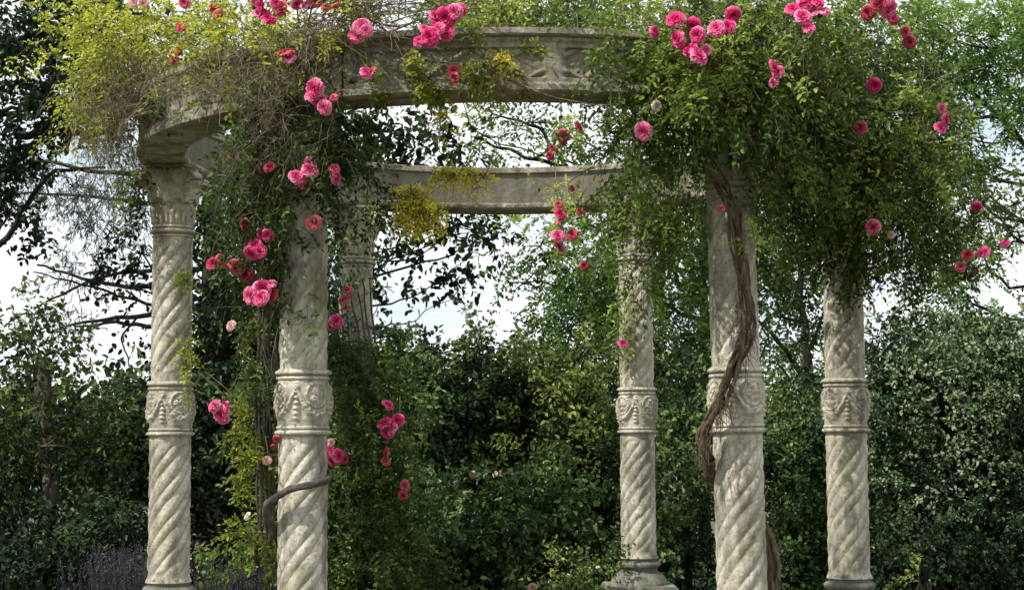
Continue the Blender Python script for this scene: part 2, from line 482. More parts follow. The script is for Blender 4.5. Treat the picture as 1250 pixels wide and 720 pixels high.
# ------------------------------------------------------------------ the rotunda
CX, CY, RR = -0.03, 11.2, 2.33
rot = thing('stone_rotunda', 'round open garden temple of six carved spiral columns under a weathered stone ring', 'gazebo', (CX, CY, 0))
# steps
sb = MB()
for (r_, z0, z1) in ((3.15, 0, .15), (2.85, .15, .30)):
    V, Fc = lathe([(0, z1), (r_ - .02, z1), (r_, z1 - .015), (r_, z0)], 96, (CX, CY, 0)); sb.add(V, Fc)
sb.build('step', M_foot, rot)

TH = np.linspace(0, 2 * PI, 193)[:-1]
def heightlathe(rfun, zs, seed=0, noise=.0022):
    """ring mesh with radius rfun(theta, z) -> V,F around local origin"""
    nth = len(TH)
    th, z = np.meshgrid(TH, zs)
    r_ = rfun(th, z)
    V = np.stack([r_ * np.cos(th), r_ * np.sin(th), z], -1).reshape(-1, 3)
    nz_ = (vnoise(V, 14, seed) - .5) + .6 * (vnoise(V, 40, seed + 1) - .5)
    V[:, :2] *= (1 + nz_ * noise / .14 * 2)[:, None]
    return V, grid_faces(nth, len(zs), True)

def sstep(a, b, x):
    t = np.clip((x - a) / (b - a), 0, 1); return t * t * (3 - 2 * t)

Z0, ZC0, ZC1, ZN, ZT = .67, 1.65, 2.02, 3.03, 3.49     # foot, collar bottom, collar top, neck ring, capital top
def shaft_r(th, z):
    r0 = .1365 - .006 * (z - Z0) / (ZN - Z0)
    ph = 9 * (th * 1.0 - 2 * PI * z / 1.05)
    rib = np.abs(np.cos(ph / 2 + .25 * np.sin(ph / 2 + .6))) ** 1.0
    wear = .92 + .08 * np.sin(z * 5.1 + 1.3) * np.sin(th * 1 + z * 2.2)
    amp = .0125 * wear * sstep(Z0 + .02, Z0 + .10, z) * (1 - sstep(ZN - .12, ZN - .05, z))
    for zz in (ZC0 - .045, ZC1 + .045):
        amp = amp * sstep(.0, .06, np.abs(z - (ZC0 + ZC1) / 2) - (ZC1 - ZC0) / 2 - .02)
    # tongue-shaped ends of the flutes under the rings
    tongue = .007 * np.abs(np.sin(th * 4)) ** .6 * (np.exp(-((z - (ZC0 - .03)) / .03) ** 2) + np.exp(-((z - (ZN - .05)) / .035) ** 2))
    flare = .018 * np.exp(-((z - Z0) / .03) ** 2)
    return r0 + amp * (rib - .5) + tongue + flare
def shaft_mesh():
    mb = MB()
    V, Fc = heightlathe(shaft_r, np.linspace(Z0, ZC0 - .0, 170), 3); mb.add(V, Fc)
    V, Fc = heightlathe(shaft_r, np.linspace(ZC1, ZN, 175), 5); mb.add(V, Fc)
    return mb
def collar_mesh():
    def rf(th, z):
        u = (z - ZC0) / (ZC1 - ZC0)
        r = .140 + .008 * np.sin(np.clip((u - .1) / .8, 0, 1) * PI) ** .7
        # rings
        for zc, a, wd in ((ZC0 + .016, .022, .013), (ZC0 + .043, .010, .009), (ZC1 - .018, .020, .013), (ZC1 - .048, .010, .010)):
            r = r + a * np.exp(-((z - zc) / wd) ** 4)
        k = 4
        p = (th * k / (2 * PI) + .12) % 1.0                      # one swag per quarter
        s = np.abs(p - .5) * 2
        zc = ZC0 + .115 + .15 * s ** 2.0                      # swag centre line
        thick = .042 * (1 - .45 * s)
        dz = (z - zc) / thick
        pq0 = np.stack([.15 * np.cos(th), .15 * np.sin(th), z], -1).reshape(-1, 3)
        bumps = .45 + .9 * (.6 * vnoise(pq0, 70, 41) + .4 * vnoise(pq0, 130, 42)).reshape(th.shape)
        sw = .022 * np.exp(-dz ** 2 * 1.3) * bumps
        # mask / rosette above each swag
        cz = ZC0 + .225; dx = (p - .5) / k * 2 * PI * .15
        rr_ = np.hypot(dx * 1.15, z - cz) / .060
        ang = np.arctan2(z - cz, dx)
        pq = np.stack([r * np.cos(th), r * np.sin(th), z], -1).reshape(-1, 3)
        lump = (.62 * vnoise(pq, 58, 31) + .38 * vnoise(pq, 110, 32)).reshape(th.shape)
        ro = .021 * np.exp(-rr_ ** 3) * (.35 + 1.1 * lump) + .012 * np.exp(-((rr_ - 1.18) / .16) ** 2) * (.6 + .7 * lump)
        # drops where two swags meet
        e = np.minimum(p, 1 - p) / k * 2 * PI * .15
        dr = .020 * np.exp(-(e / .016) ** 2) * sstep(ZC0 + .07, ZC0 + .11, z) * (1 - sstep(ZC1 - .09, ZC1 - .06, z)) * (.7 + .3 * np.sin(z * 210))
        inside = sstep(ZC0 + .05, ZC0 + .07, z) * (1 - sstep(ZC1 - .075, ZC1 - .055, z))
        return r + np.maximum(np.maximum(sw, ro), dr) * inside
    V, Fc = heightlathe(rf, np.linspace(ZC0 - .004, ZC1 + .004, 110), 8, .003)
    mb = MB(); mb.add(V, Fc); return mb
def capital_mesh():
    mb = MB()
    def bell(th, z):
        u = np.clip((z - ZN) / (ZT - .05 - ZN), 0, 1)
        r = .132 + .016 * u + .062 * u ** 2.6
        for zc, a, wd in ((ZN + .015, .024, .013), (ZN - .018, .012, .008), (ZN + .045, .010, .008)):
            r = r + a * np.exp(-((z - zc) / wd) ** 4)
        # lower tier: arched tongues with a bead in each
        p = (th * 8 / (2 * PI)) % 1.0; x = (p - .5) * 2
        zz = (z - ZN - .065) / .145
        arch = np.hypot(x * .9, np.maximum(zz - .35, 0) * 1.5 + 0 * x)
        t = np.exp(-((arch - .62) / .17) ** 2) * (zz > -.05) * (zz < 1.25)
        bead = np.exp(-((x / .28) ** 2 + ((zz - .3) / .28) ** 2))
        r = r + (.013 * t + .013 * bead) * sstep(ZN + .06, ZN + .075, z)
        r = r + .012 * np.exp(-((z - (ZN + .235)) / .009) ** 4)
        return r
    V, Fc = heightlathe(bell, np.linspace(ZN - .03, ZT - .05, 130), 11, .002); mb.add(V, Fc)
    # upper tier of curling leaves
    for row, (n, z0, h, wd, out, off) in enumerate(((8, ZN + .21, .14, .10, .050, 0), (8, ZN + .235, .20, .115, .045, .5))):
        for i in range(n):
            a = 2 * PI * (i + off) / n
            u, v = np.meshgrid(np.linspace(-1, 1, 7), np.linspace(0, 1, 12))
            ww = wd / 2 * np.sin(np.clip(.25 + v * .75, 0, 1) * PI) ** .6 * (1 - .14 * np.cos(v * 22))
            ub = np.clip((z0 + v * h - ZN) / (ZT - .05 - ZN), 0, 1)
            rad = .140 + .016 * ub + .062 * ub ** 2.6 + out * v ** 2.4 + .014 * (1 - u ** 2)
            z = z0 + h * np.sin(np.clip(v, 0, 1) * PI * .62) / math.sin(PI * .5) * .98 - .01 * u ** 2
            t = u * ww
            V = np.stack([rad * math.cos(a) - t * math.sin(a), rad * math.sin(a) + t * math.cos(a), z], -1).reshape(-1, 3)
            mb.add(V, grid_faces(7, 12))
            # thickness: same sheet slightly inside
            V2 = V.copy(); V2[:, :2] *= .93; mb.add(V2, grid_faces(7, 12)[:, ::-1])
    # corner volutes
    for i in range(4):
        a = PI / 4 + i * PI / 2
        s = np.linspace(0, 1, 40); pts = []
        for q in s:
            if q < .35:
                t = q / .35; rad = .150 + .085 * t ** 1.5; z = ZN + .23 + .165 * t
            else:
                t = (q - .35) / .65; an = PI * .5 - t * 2 * PI * 1.5; R_ = .052 * (1 - t * .72)
                rad = .238 + R_ * math.cos(an); z = ZN + .345 + R_ * math.sin(an)
            pts.append((rad * math.cos(a), rad * math.sin(a), z))
        pts = A(pts)
        for o_ in (-.018, .0, .018):
            pp = pts + A([-math.sin(a) * o_, math.cos(a) * o_, 0])
            V, Fc = tubes(pp[None], np.full((1, 40), .0155), 8); mb.add(V, Fc)
    # central flower on each side
    for i in range(4):
        a = i * PI / 2
        for j in range(6):
            b_ = j * PI / 3
            c = A([.222 * math.cos(a), .222 * math.sin(a), ZT - .04]) + .02 * (A([-math.sin(a), math.cos(a), 0]) * math.cos(b_) + A([0, 0, 1]) * math.sin(b_))
            V, Fc = lathe([(.001, .014), (.010, .010), (.014, 0), (.010, -.010), (.001, -.014)], 8); mb.add(V + c, Fc)
    # abacus with hollowed sides
    th = np.linspace(0, 2 * PI, 96, endpoint=False)
    q = np.abs(((th + PI / 4) % (PI / 2)) - PI / 4) / (PI / 4)      # 0 at side middle .. 1 at corner
    rad = .215 + .055 * q ** 3
    prof = [(0.0, ZT - .055), (.80, ZT - .055), (.94, ZT - .05), (.97, ZT - .035), (.93, ZT - .028), (1.0, ZT - .018), (1.0, ZT - .002), (0.0, ZT - .002)]
    V = np.concatenate([np.stack([rad * f * np.cos(th), rad * f * np.sin(th), np.full(96, z)], -1) for f, z in prof])
    mb.add(V, grid_faces(96, len(prof), True))
    return mb
def base_mesh():
    mb = MB()
    prof = [(.10, .70), (.142, .70), (.150, .685), (.150, .672), (.142, .660), (.146, .645), (.163, .640), (.173, .625), (.170, .608), (.158, .600), (.150, .594),
            (.148, .572), (.158, .556), (.180, .548), (.200, .530), (.214, .508), (.222, .486), (.228, .478), (.228, .462), (.10, .462)]
    V, Fc = lathe(prof[::-1], 64); V[:, :2] *= (1 + .03 * (vnoise(V, 25, 4) - .5))[:, None]; mb.add(V, Fc)
    # bevelled square plinth
    for (h0, h1, s) in ((.452, .462, .268), (.30, .452, .278)):
        V, Fc = box(-s, s, -s, s, h0, h1)
        mb.add(V, Fc)
    return mb

# photo x at collar height, distance, turn, lean, label
COLS = [(208, 11.20, .02, 0, 'ivory spiral column standing outermost on the left with its carved capital showing'),
        (370, 9.30, 1.62, 0, 'nearest spiral column on the left with a bare vine looped round its lower shaft'),
        (434, 13.25, 3.10, 0, 'back spiral column on the left sunk in dark climbing foliage'),
        (778, 13.15, 4.74, 0, 'back spiral column on the right with its square foot in view'),
        (905, 9.22, 6.20, -.75, 'nearest spiral column on the right with a thick shaggy vine trunk on it'),
        (1033, 11.25, 3.20, 0, 'spiral column standing outermost on the right with rose foliage over its head')]
protoc = None
COLXY = []
for i, (px, d, turn, lean, lab) in enumerate(COLS):
    p = P(px, 530, d); x, y = p[0], d
    COLXY.append((x, y))
    if protoc is None:
        sh_ = shaft_mesh(); V = np.concatenate(sh_.V)
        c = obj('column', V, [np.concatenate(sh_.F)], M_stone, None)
        c.parent = rot
        kids = []
        for nm, mbf in (('collar', collar_mesh), ('capital', capital_mesh), ('base', base_mesh)):
            mb = mbf()
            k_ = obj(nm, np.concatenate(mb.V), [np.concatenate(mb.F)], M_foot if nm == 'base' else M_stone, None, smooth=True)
            k_.parent = c; kids.append(k_)
        protoc = (c, kids)
    else:
        c = protoc[0].copy(); col.objects.link(c); c.parent = rot
        for k0 in protoc[1]:
            k_ = k0.copy(); col.objects.link(k_); k_.parent = c
    c.location = (x - CX, y - CY, 0)
    c.rotation_euler = (0, math.radians(lean), turn)
    c['label'] = lab
# flat-shade the plinth faces
for k_ in protoc[1]:
    k_.data.set_sharp_from_angle(angle=math.radians(40))

# the ring beam: six curved blocks
ZB0, ZB1 = 3.49, 3.835
def beam_segment(a0, a1, relief):
    ns = 120
    s = np.linspace(0, 1, ns); th = a0 + (a1 - a0) * s
    Ro, Ri = RR + .155, RR - .145
    prof = []   # (kind, offset, z) outer face from bottom to top then back over the top and down the inner face
    zs = np.linspace(ZB0 + .012, ZB1, 52)
    rows = [('i', -.0, ZB0 + .010), ('i', .012, ZB0), ('m', 0, ZB0 + .001), ('o', -.012, ZB0)]
    V = []
    def ring(r_, z_): V.append(np.stack([CX + r_ * np.cos(th), CY + r_ * np.sin(th), np.broadcast_to(z_, th.shape)], -1))
    ring(Ri, ZB0 + .012); ring(Ri + .012, ZB0); ring(RR, ZB0); ring(Ro - .012, ZB0)
    for z in zs:
        lip = .030 * sstep(ZB1 - .045, ZB1 - .036, z) + .014 * sstep(ZB1 - .075, ZB1 - .055, z)
        foot = .010 * (1 - sstep(ZB0 + .045, ZB0 + .055, z))
        zz = (z - ZB0 - .08) / (ZB1 - .10 - ZB0 - .08)        # 0..1 inside the frieze
        inz = sstep(-.02, .05, zz) * (1 - sstep(.95, 1.02, zz))
        # two sunk panels per block
        q = (s * 2) % 1.0; ln = (q - .5) * 2
        inx = 1 - sstep(.90, .925, np.abs(ln))
        pan = -.020 * inz * inx
        # carved foliage inside: crossed stems + rosette
        X = ln * 4.0; xx = ((X + 1) % 2) - 1
        Y = (zz - .5) * 2
        cross = np.exp(-((np.abs(xx) * .9 - np.abs(Y) * .8) / .13) ** 2) * (np.abs(xx) < .9)
        rosr = np.hypot(xx, Y * .8); ros = np.exp(-(rosr / .33) ** 4) * (.7 + .3 * np.cos(5 * np.arctan2(Y, xx + 1e-6)))
        pan = pan + .022 * np.maximum(cross, ros * 1.2) * inz * inx * relief * (np.abs(Y) < .93)
        ring(Ro + lip + foot + pan, z)
    ring(Ro - .01, ZB1 + .008); ring(Ri + .01, ZB1 + .008); ring(Ri - .022, ZB1)
    ring(Ri - .022, ZB1 - .04); ring(Ri, ZB1 - .05); ring(Ri, ZB0 + .055); ring(Ri - .008, ZB0 + .05); ring(Ri - .008, ZB0 + .02); ring(Ri, ZB0 + .012)
    m_ = len(V); V = np.stack(V)                     # rows x ns
    n1_ = (vnoise(V.reshape(-1, 3), 9, 21) - .5) * .008 + (vnoise(V.reshape(-1, 3), 35, 22) - .5) * .006
    rad = V.reshape(-1, 3) - A([CX, CY, 0]); rad[:, 2] = 0; rad = nrm(rad)
    Vf = V.reshape(-1, 3) + rad * n1_[:, None]
    mb = MB(); mb.add(Vf, grid_faces(ns, m_))
    # end caps
    for e, flip in ((0, 0), (ns - 1, 1)):
        idx = A([r_ * ns + e for r_ in range(m_)])
        cpt = Vf[idx].mean(0); n0 = len(Vf)
        tri = np.stack([idx[:-1], idx[1:], np.full(m_ - 1, 0)], -1)
        Vc = np.concatenate([Vf[idx], cpt[None]])
        t3 = np.stack([np.arange(m_ - 1), np.arange(1, m_), np.full(m_ - 1, m_)], -1)
        mb.add(Vc, t3 if flip else t3[:, ::-1])
    return mb
angs = [math.atan2(y - CY, x - CX) for x, y in COLXY]
angs[1] = math.atan2(-2.17, -.84)      # this joint lies a little past the column
angs = sorted(a % (2 * PI) for a in angs)
jit = {}
for i in range(6):
    a0 = angs[i]; a1 = angs[(i + 1) % 6] + (2 * PI if i == 5 else 0)
    g_ = .003
    mb = beam_segment(a0 + g_, a1 - g_, 1.0)
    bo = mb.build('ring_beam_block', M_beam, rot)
    bo.data.set_sharp_from_angle(angle=math.radians(50))

# ------------------------------------------------------------------ roses
def bloom_mesh(name, mats, seed, npet=(5, 7, 9, 11, 12), R=.043):
    rg = np.random.default_rng(seed)
    mb = MB(); fu, fv = 5, 5
    for ri, n in enumerate(npet):
        f = ri / (len(npet) - 1)
        phi = math.radians(12 + 92 * f); rad = R * (.42 + .58 * f)
        for j in range(n):
            th = 2 * PI * (j + .5 * (ri % 2) + rg.uniform(-.2, .2)) / n
            u, v = np.meshgrid(np.linspace(-1, 1, fu), np.linspace(0, 1, fv))
            pp = phi * (.85 + .3 * rg.random())
            out = A([math.cos(th), math.sin(th), 0]); side = A([-math.sin(th), math.cos(th), 0]); up = A([0, 0, 1.])
            ang = pp * (v ** .8)
            rho = rad * (.15 + .85 * v) * np.sin(.12 + ang * .95) * 1.0
            hz = rad * (.25 + v * np.cos(ang * .9)) - R * .25 * f
            hw = rad * (.30 + .55 * v) * np.sqrt(np.clip(1.06 - v ** 5 * .7, 0, 1)) * (.74 if n > 5 else 1.0)
            cup = (u ** 2) * rad * .28
            ruf = .15 * rad * np.sin(u * 6 + rg.random() * 6) * v ** 2
            X = (rho - cup * .5)[..., None] * out + (u * hw)[..., None] * side + (hz + cup * .5 + ruf)[..., None] * up
            t = np.clip(.10 + .22 * f + .52 * v ** 3 + rg.uniform(-.16, .16), 0, 1)
            mb.add(X.reshape(-1, 3), grid_faces(fu, fv), t.ravel())
    # green cup under the petals
    V, Fc = lathe([(.001, -.35 * R), (R * .22, -.30 * R), (R * .26, -.1 * R), (R * .12, .05 * R)], 8)
    nf = sum(len(f) for f in mb.F); mb.add(V, Fc)
    F4 = np.concatenate(mb.F)
    mi = np.zeros(len(F4), int); mi[nf:] = 1
    return mesh(name, np.concatenate(mb.V), [F4], [mats, M_twig_green], tint=np.concatenate(mb.T), mi=mi)
def stalks(mb, lf, lst):
    """short leafy stalks that carry the blooms"""
    for px, py, d, kind, w_ in lst:
        p = P(px, py, near(px, py, d)); up = random.uniform(.10, .26)
        e = p + A([random.gauss(0, .10), random.uniform(.08, .22), up])
        V, Fc = tube([p + A([0, .012, -.01]), p + A([random.gauss(0, .02), .05, up * .35]), e], .0022, .0035, 4, 4); mb.add(V, Fc)
        n = 9
        t = rng.random((n, 1)); q = p * (1 - t) + e * t + A([0, .03, 0])
        V, Fc, kk = leaves(q, rng.normal(size=(n, 3)) + A([0, -.2, -.5]), rng.normal(size=(n, 3)) * .5 + A([0, -.4, .8]), .028 + .016 * rng.random(n), .018 + .008 * rng.random(n)); lf.add(V, Fc, np.repeat(np.clip(.35 + .4 * rng.random(n), 0, 1), kk))
BM = {k: [bloom_mesh('rose_bloom_mesh', m_, s) for s in (1, 2, 3)] for k, m_ in
      (('p', M_pink), ('d', M_dull), ('c', M_coral), ('w', M_white), ('b', M_blush))}
def bloom(parent, px, py, d, kind='p', s=1.0, lab=None, name='rose_bloom'):
    p = P(px, py, d); o = bpy.data.objects.new(name, random.choice(BM[kind])); col.objects.link(o)
    o.parent = parent; o.location = p - org(parent)
    ax = Vector((random.gauss(-.2, .7), -1 + random.gauss(0, .45), random.gauss(.4, .6)))
    o.rotation_mode = 'QUATERNION'; o.rotation_quaternion = ax.to_track_quat('Z', 'Y') @ Matrix.Rotation(random.random() * 6.28, 3, 'Z').to_quaternion()
    s = s * random.uniform(.92, 1.1); o.scale = (s, s, s * random.uniform(.8, 1.0))
    if lab: o['label'] = lab
    return o
def near(px, py, d):
    """blooms stand out on the sunny face of the growth"""
    if d > 11: return d - .1
    return d - (.32 if px > 930 else (.18 if px > 600 else .15))
def blooms(parent, lst):
    """(px,py,depth,kind,size px of one flower)"""
    for e in lst:
        px, py, d, kind, spx = e
        d = near(px, py, d)
        bloom(parent, px, py, d + random.uniform(-.04, .04), kind, spx * random.uniform(.88, 1.30) * d / F / .092)

def pline(lst): return [P(*q) for q in lst]

B_RIGHT = [(798, 40, 8.6, 'p', 17), (825, 25, 8.5, 'p', 23), (848, 30, 8.5, 'p', 24), (829, 48, 8.48, 'p', 24), (852, 43, 8.46, 'p', 23), (875, 36, 8.5, 'p', 24), (895, 17, 8.5, 'p', 23), (889, 33, 8.47, 'p', 18),
    (851, 70, 8.45, 'p', 25), (844, 62, 8.48, 'p', 19), (861, 62, 8.46, 'p', 19), (968, 14, 8.8, 'p', 23), (985, 4, 8.8, 'p', 24), (1001, 18, 8.8, 'p', 23), (980, 22, 8.76, 'p', 22), (987, 35, 8.74, 'p', 22), (998, 4, 8.78, 'p', 20),
    (943, 82, 8.7, 'p', 19), (950, 88, 8.7, 'p', 19), (945, 101, 8.7, 'p', 17), (1067, 104, 9.5, 'p', 23), (1051, 156, 9.6, 'p', 19), (1149, 133, 9.75, 'p', 17), (1153, 146, 9.7, 'p', 18), (1147, 157, 9.72, 'p', 16),
    (1083, 10, 9.4, 'p', 25), (1072, 6, 9.4, 'd', 22), (1060, 16, 9.45, 'd', 18), (1105, 40, 9.6, 'd', 18), (1110, 52, 9.6, 'd', 18), (1090, 24, 9.5, 'd', 18), (786, 160, 8.75, 'p', 24), (1066, 277, 9.8, 'p', 20), (1088, 287, 9.9, 'b', 9),
    (1192, 251, 9.95, 'p', 13), (1227, 298, 10, 'p', 17), (1201, 309, 10, 'p', 15), (1181, 312, 10, 'd', 17), (1172, 326, 10, 'd', 15), (801, 130, 8.75, 'w', 15),
    (689, 165, 11.5, 'd', 15), (686, 172, 11.5, 'd', 13), (705, 156, 11.5, 'd', 15), (674, 182, 11.5, 'd', 15), (672, 190, 11.5, 'd', 12), (683, 262, 11.6, 'p', 15), (682, 250, 11.6, 'd', 13), (685, 270, 11.6, 'p', 13),
    (681, 289, 11.55, 'p', 18), (684, 299, 11.55, 'p', 18), (699, 287, 11.6, 'd', 17), (709, 259, 11.6, 'd', 15), (713, 325, 11.6, 'd', 15), (698, 230, 11.6, 'd', 9), (760, 420, 12.7, 'p', 17), (880, 255, 9.0, 'd', 9)]
B_LEFT = [(165, 3, 10, 'b', 18), (175, 6, 10, 'b', 16), (226, 3, 9.6, 'p', 21), (262, 12, 9.4, 'c', 20), (268, 20, 9.4, 'c', 18), (222, 34, 9.6, 'c', 18), (214, 70, 9.6, 'd', 17), (219, 62, 9.6, 'c', 12),
    (312, 8, 9.0, 'p', 24), (320, 18, 9.0, 'p', 22), (328, 25, 9.0, 'p', 21), (336, 6, 9.0, 'p', 20), (345, 12, 9.0, 'd', 20), (350, 67, 8.8, 'd', 28), (354, 72, 8.78, 'p', 20), (362, 4, 8.9, 'p', 18), (375, 8, 8.9, 'p', 19), (385, 4, 8.9, 'd', 18), (398, 10, 8.85, 'c', 16), (412, 4, 8.8, 'p', 20),
    (437, 42, 8.65, 'p', 22), (447, 38, 8.64, 'p', 22), (442, 34, 8.66, 'p', 20), (431, 46, 8.66, 'd', 15), (386, 108, 8.7, 'p', 22), (389, 122, 8.69, 'p', 24), (397, 131, 8.7, 'p', 20), (382, 118, 8.71, 'p', 20), (408, 120, 8.75, 'c', 12),
    (447, 90, 8.6, 'p', 17), (455, 89, 8.6, 'd', 16), (515, 52, 8.6, 'p', 24), (526, 46, 8.58, 'p', 26), (536, 36, 8.6, 'p', 24), (530, 25, 8.62, 'p', 24), (544, 22, 8.6, 'p', 24), (556, 15, 8.6, 'p', 26), (563, 12, 8.62, 'p', 18), (546, 42, 8.6, 'p', 20), (518, 38, 8.62, 'p', 18),
    (554, 87, 8.6, 'd', 16), (556, 95, 8.6, 'd', 13), (371, 222, 8.95, 'p', 20), (362, 217, 8.96, 'p', 20), (378, 209, 8.95, 'p', 19), (378, 198, 8.97, 'p', 15), (408, 207, 9.05, 'p', 15), (409, 217, 9.05, 'p', 18), (329, 205, 9.0, 'd', 19), (383, 272, 9.08, 'd', 18),
    (300, 274, 9.3, 'd', 17), (327, 287, 9.2, 'p', 17), (320, 286, 9.2, 'd', 16), (312, 300, 9.2, 'p', 21), (307, 308, 9.18, 'p', 20), (318, 308, 9.18, 'p', 21), (262, 323, 9.4, 'd', 21), (272, 319, 9.4, 'p', 20), (290, 327, 9.35, 'd', 20), (300, 335, 9.33, 'd', 19), (284, 322, 9.36, 'c', 13),
    (308, 361, 9.2, 'p', 24), (320, 353, 9.2, 'p', 22), (330, 348, 9.2, 'p', 20), (319, 364, 9.17, 'p', 20), (332, 360, 9.2, 'd', 18), (283, 398, 9.5, 'b', 15), (263, 496, 9.5, 'p', 22), (272, 505, 9.5, 'p', 22), (276, 496, 9.5, 'p', 17),
    (326, 562, 9.4, 'b', 12), (334, 545, 9.4, 'd', 11), (339, 535, 9.35, 'd', 11)]
B_BACK = [(410, 392, 12.7, 'p', 19), (404, 396, 12.72, 'd', 14), (425, 355, 12.75, 'd', 14), (421, 367, 12.75, 'd', 14), (424, 378, 12.75, 'd', 12), (473, 495, 12.3, 'p', 18), (470, 517, 12.25, 'p', 20), (480, 523, 12.2, 'p', 22), (486, 513, 12.25, 'p', 20), (474, 526, 12.25, 'p', 18),
    (473, 552, 12.3, 'd', 14), (471, 563, 12.3, 'd', 14), (495, 592, 12.3, 'd', 15), (492, 604, 12.3, 'd', 15), (402, 550, 12.2, 'p', 20), (412, 557, 12.2, 'p', 20), (406, 562, 12.2, 'd', 17), (420, 560, 12.2, 'd', 14), (404, 540, 12.2, 'b', 9)]
CLEAR += [(px, py, near(px, py, d) - .6, near(px, py, d) + .03, 9) for px, py, d, k_, w_ in B_RIGHT + B_LEFT + B_BACK]
CLEAR += [(214, 250, 9.0, 11.3, 42), (218, 205, 8.9, 11.3, 44), (203, 172, 8.7, 11.3, 38), (235, 158, 8.7, 11.3, 34), (265, 148, 8.7, 11.3, 24), (838, 228, 8.6, 12.6, 20), (805, 226, 8.6, 12.6, 12), (1033, 420, 9.4, 11.3, 34), (1033, 385, 9.4, 11.3, 28), (436, 350, 9.3, 12.95, 20), (437, 395, 9.3, 12.95, 16), (208, 300, 9.0, 11.3, 28),
          (880, 195, 8.0, 9.1, 28), (888, 225, 8.0, 9.1, 30), (890, 262, 8.3, 9.1, 26), (880, 320, 8.3, 9.1, 24), (380, 255, 8.3, 9.1, 24), (372, 200, 8.3, 9.1, 18), (372, 300, 8.3, 9.1, 28), (368, 340, 8.3, 9.1, 28), (868, 250, 8.2, 9.1, 16), (868, 290, 8.2, 9.1, 20), (416, 100, 8.2, 9.0, 14), (420, 160, 8.2, 9.0, 12), (372, 160, 8.3, 9.1, 14), (432, 232, 8.4, 12.9, 24), (436, 300, 9.3, 12.9, 24), (425, 265, 9.3, 12.9, 14), (775, 300, 9, 12.9, 16)]
# ---- rose over the right front column
xE, yE = COLXY[4]
r_right = thing('climbing_rose', 'climbing rose with thick shaggy trunk on the right front column and a huge green head', 'climbing rose', (xE + .22, yE - .12, 0), 'climbing roses on the temple')
mb = MB()
main = pline([(945, 735, 9.05), (942, 690, 9.08), (938, 665, 9.12)])
path = [(866, 560, 9.12), (858, 535, 9.08), (868, 513, 9.03), (882, 490, 9.0), (890, 455, 8.99), (902, 420, 8.98), (912, 390, 8.98), (911, 345, 9.0), (905, 300, 9.0), (897, 265, 8.98), (880, 232, 8.98), (868, 212, 8.97), (858, 180, 8.95), (850, 120, 8.9)]
for k_, (dx, r0, r1, sd) in enumerate(((0, .021, .017, 1), (9, .015, .013, 2), (-8, .012, .010, 3), (5, .012, .010, 4), (14, .009, .008, 5))):
    pl = [P(a + dx * (1 if j > 2 else .6) * math.cos(j * 1.1 + k_ * 1.7), b_, c - .02 * math.sin(j * 1.1 + k_ * 1.7)) for j, (a, b_, c) in enumerate(path)]
    V, Fc = tube(pl, r0, r1, 14, 12, .03, sd * 31, .48); mb.add(V, Fc)
# the trunk passes behind the shaft and comes down to the ground on its right side
low = [P(864, 560, 9.10), P(868, 585, 9.3), A([xE - .03, yE + .20, 1.30]), A([xE + .10, yE + .19, 1.18]), P(931, 640, 9.38), P(941, 680, 9.32), P(945, 735, 9.25), A([xE + .22, yE - .02, .3]), A([xE + .24, yE - .1, .0])]
for k_, r0 in enumerate((.036, .018)):
    V, Fc = tube([q + A([.02 * k_, -.02 * k_, 0]) for q in low], .026 if k_ == 0 else .016, r0, 10, 8, .02, 77 + k_, .3); mb.add(V, Fc)
tb = mb
# shaggy bark strips hanging where the trunk leaves the column
mb2 = MB(); twiggery(mb2, [(860, 545, 14, 26, 9.05, .05), (868, 515, 16, 16, 9.0, .05)], 80, 3, .10, .0022, 5, -2.2, .25)
twiggery(mb2, [(908, 390, 10, 60, 8.96, .04), (884, 480, 12, 30, 8.96, .04)], 160, 4, .12, .0018, 5, -1.6, .25)
tb.V += mb2.V; tb.T += mb2.T; tb.F += [f + tb.n for f in mb2.F]; tb.n += mb2.n
tb.build('trunk', M_bark_red, r_right)
# canes running over the ring
cn_ = MB()
for pts, r_ in (([(850, 130, 8.9), (830, 70, 8.9), (800, 30, 9), (740, 15, 9.2)], .012),
               ([(858, 170, 8.9), (930, 90, 9.1), (1010, 60, 9.8), (1080, 90, 10.4), (1140, 170, 10.6)], .012),
               ([(860, 150, 8.95), (900, 60, 9.0), (960, 0, 9.2), (1000, -40, 9.6)], .010),
               ([(700, 42, 9.0), (760, 120, 9.1), (800, 190, 9.5), (820, 240, 9.8)], .005),
               ([(1080, 90, 10.4), (1150, 200, 10.5), (1200, 290, 10.4), (1232, 300, 10.3)], .006),
               ([(745, 45, 8.62), (746, 100, 8.62), (744, 160, 8.65)], .006),
               ([(680, 190, 11.9), (684, 250, 11.8), (690, 310, 11.8), (712, 340, 11.8)], .004),
               ([(690, 42, 10), (685, 120, 11), (684, 190, 11.9)], .004),
               ([(560, 60, 8.75), (640, 110, 8.68), (720, 130, 8.65), (790, 120, 8.8)], .005)):
    V, Fc = tube(pline(pts), r_, r_ * .5, 6, 6, .05, int(pts[0][0])); cn_.add(V, Fc)
twiggery(cn_, [(880, 110, 150, 110, 9.1, .6), (720, 30, 90, 40, 9.3, .5), (1060, 160, 130, 140, 10.2, .6)], 500, 9, .5, .0026)
twiggery(cn_, [(905, 215, 60, 50, 9.15, .35), (1190, 280, 60, 60, 10.3, .4)], 110, 19, .3, .002)
fl, sh_ = MB(), MB()
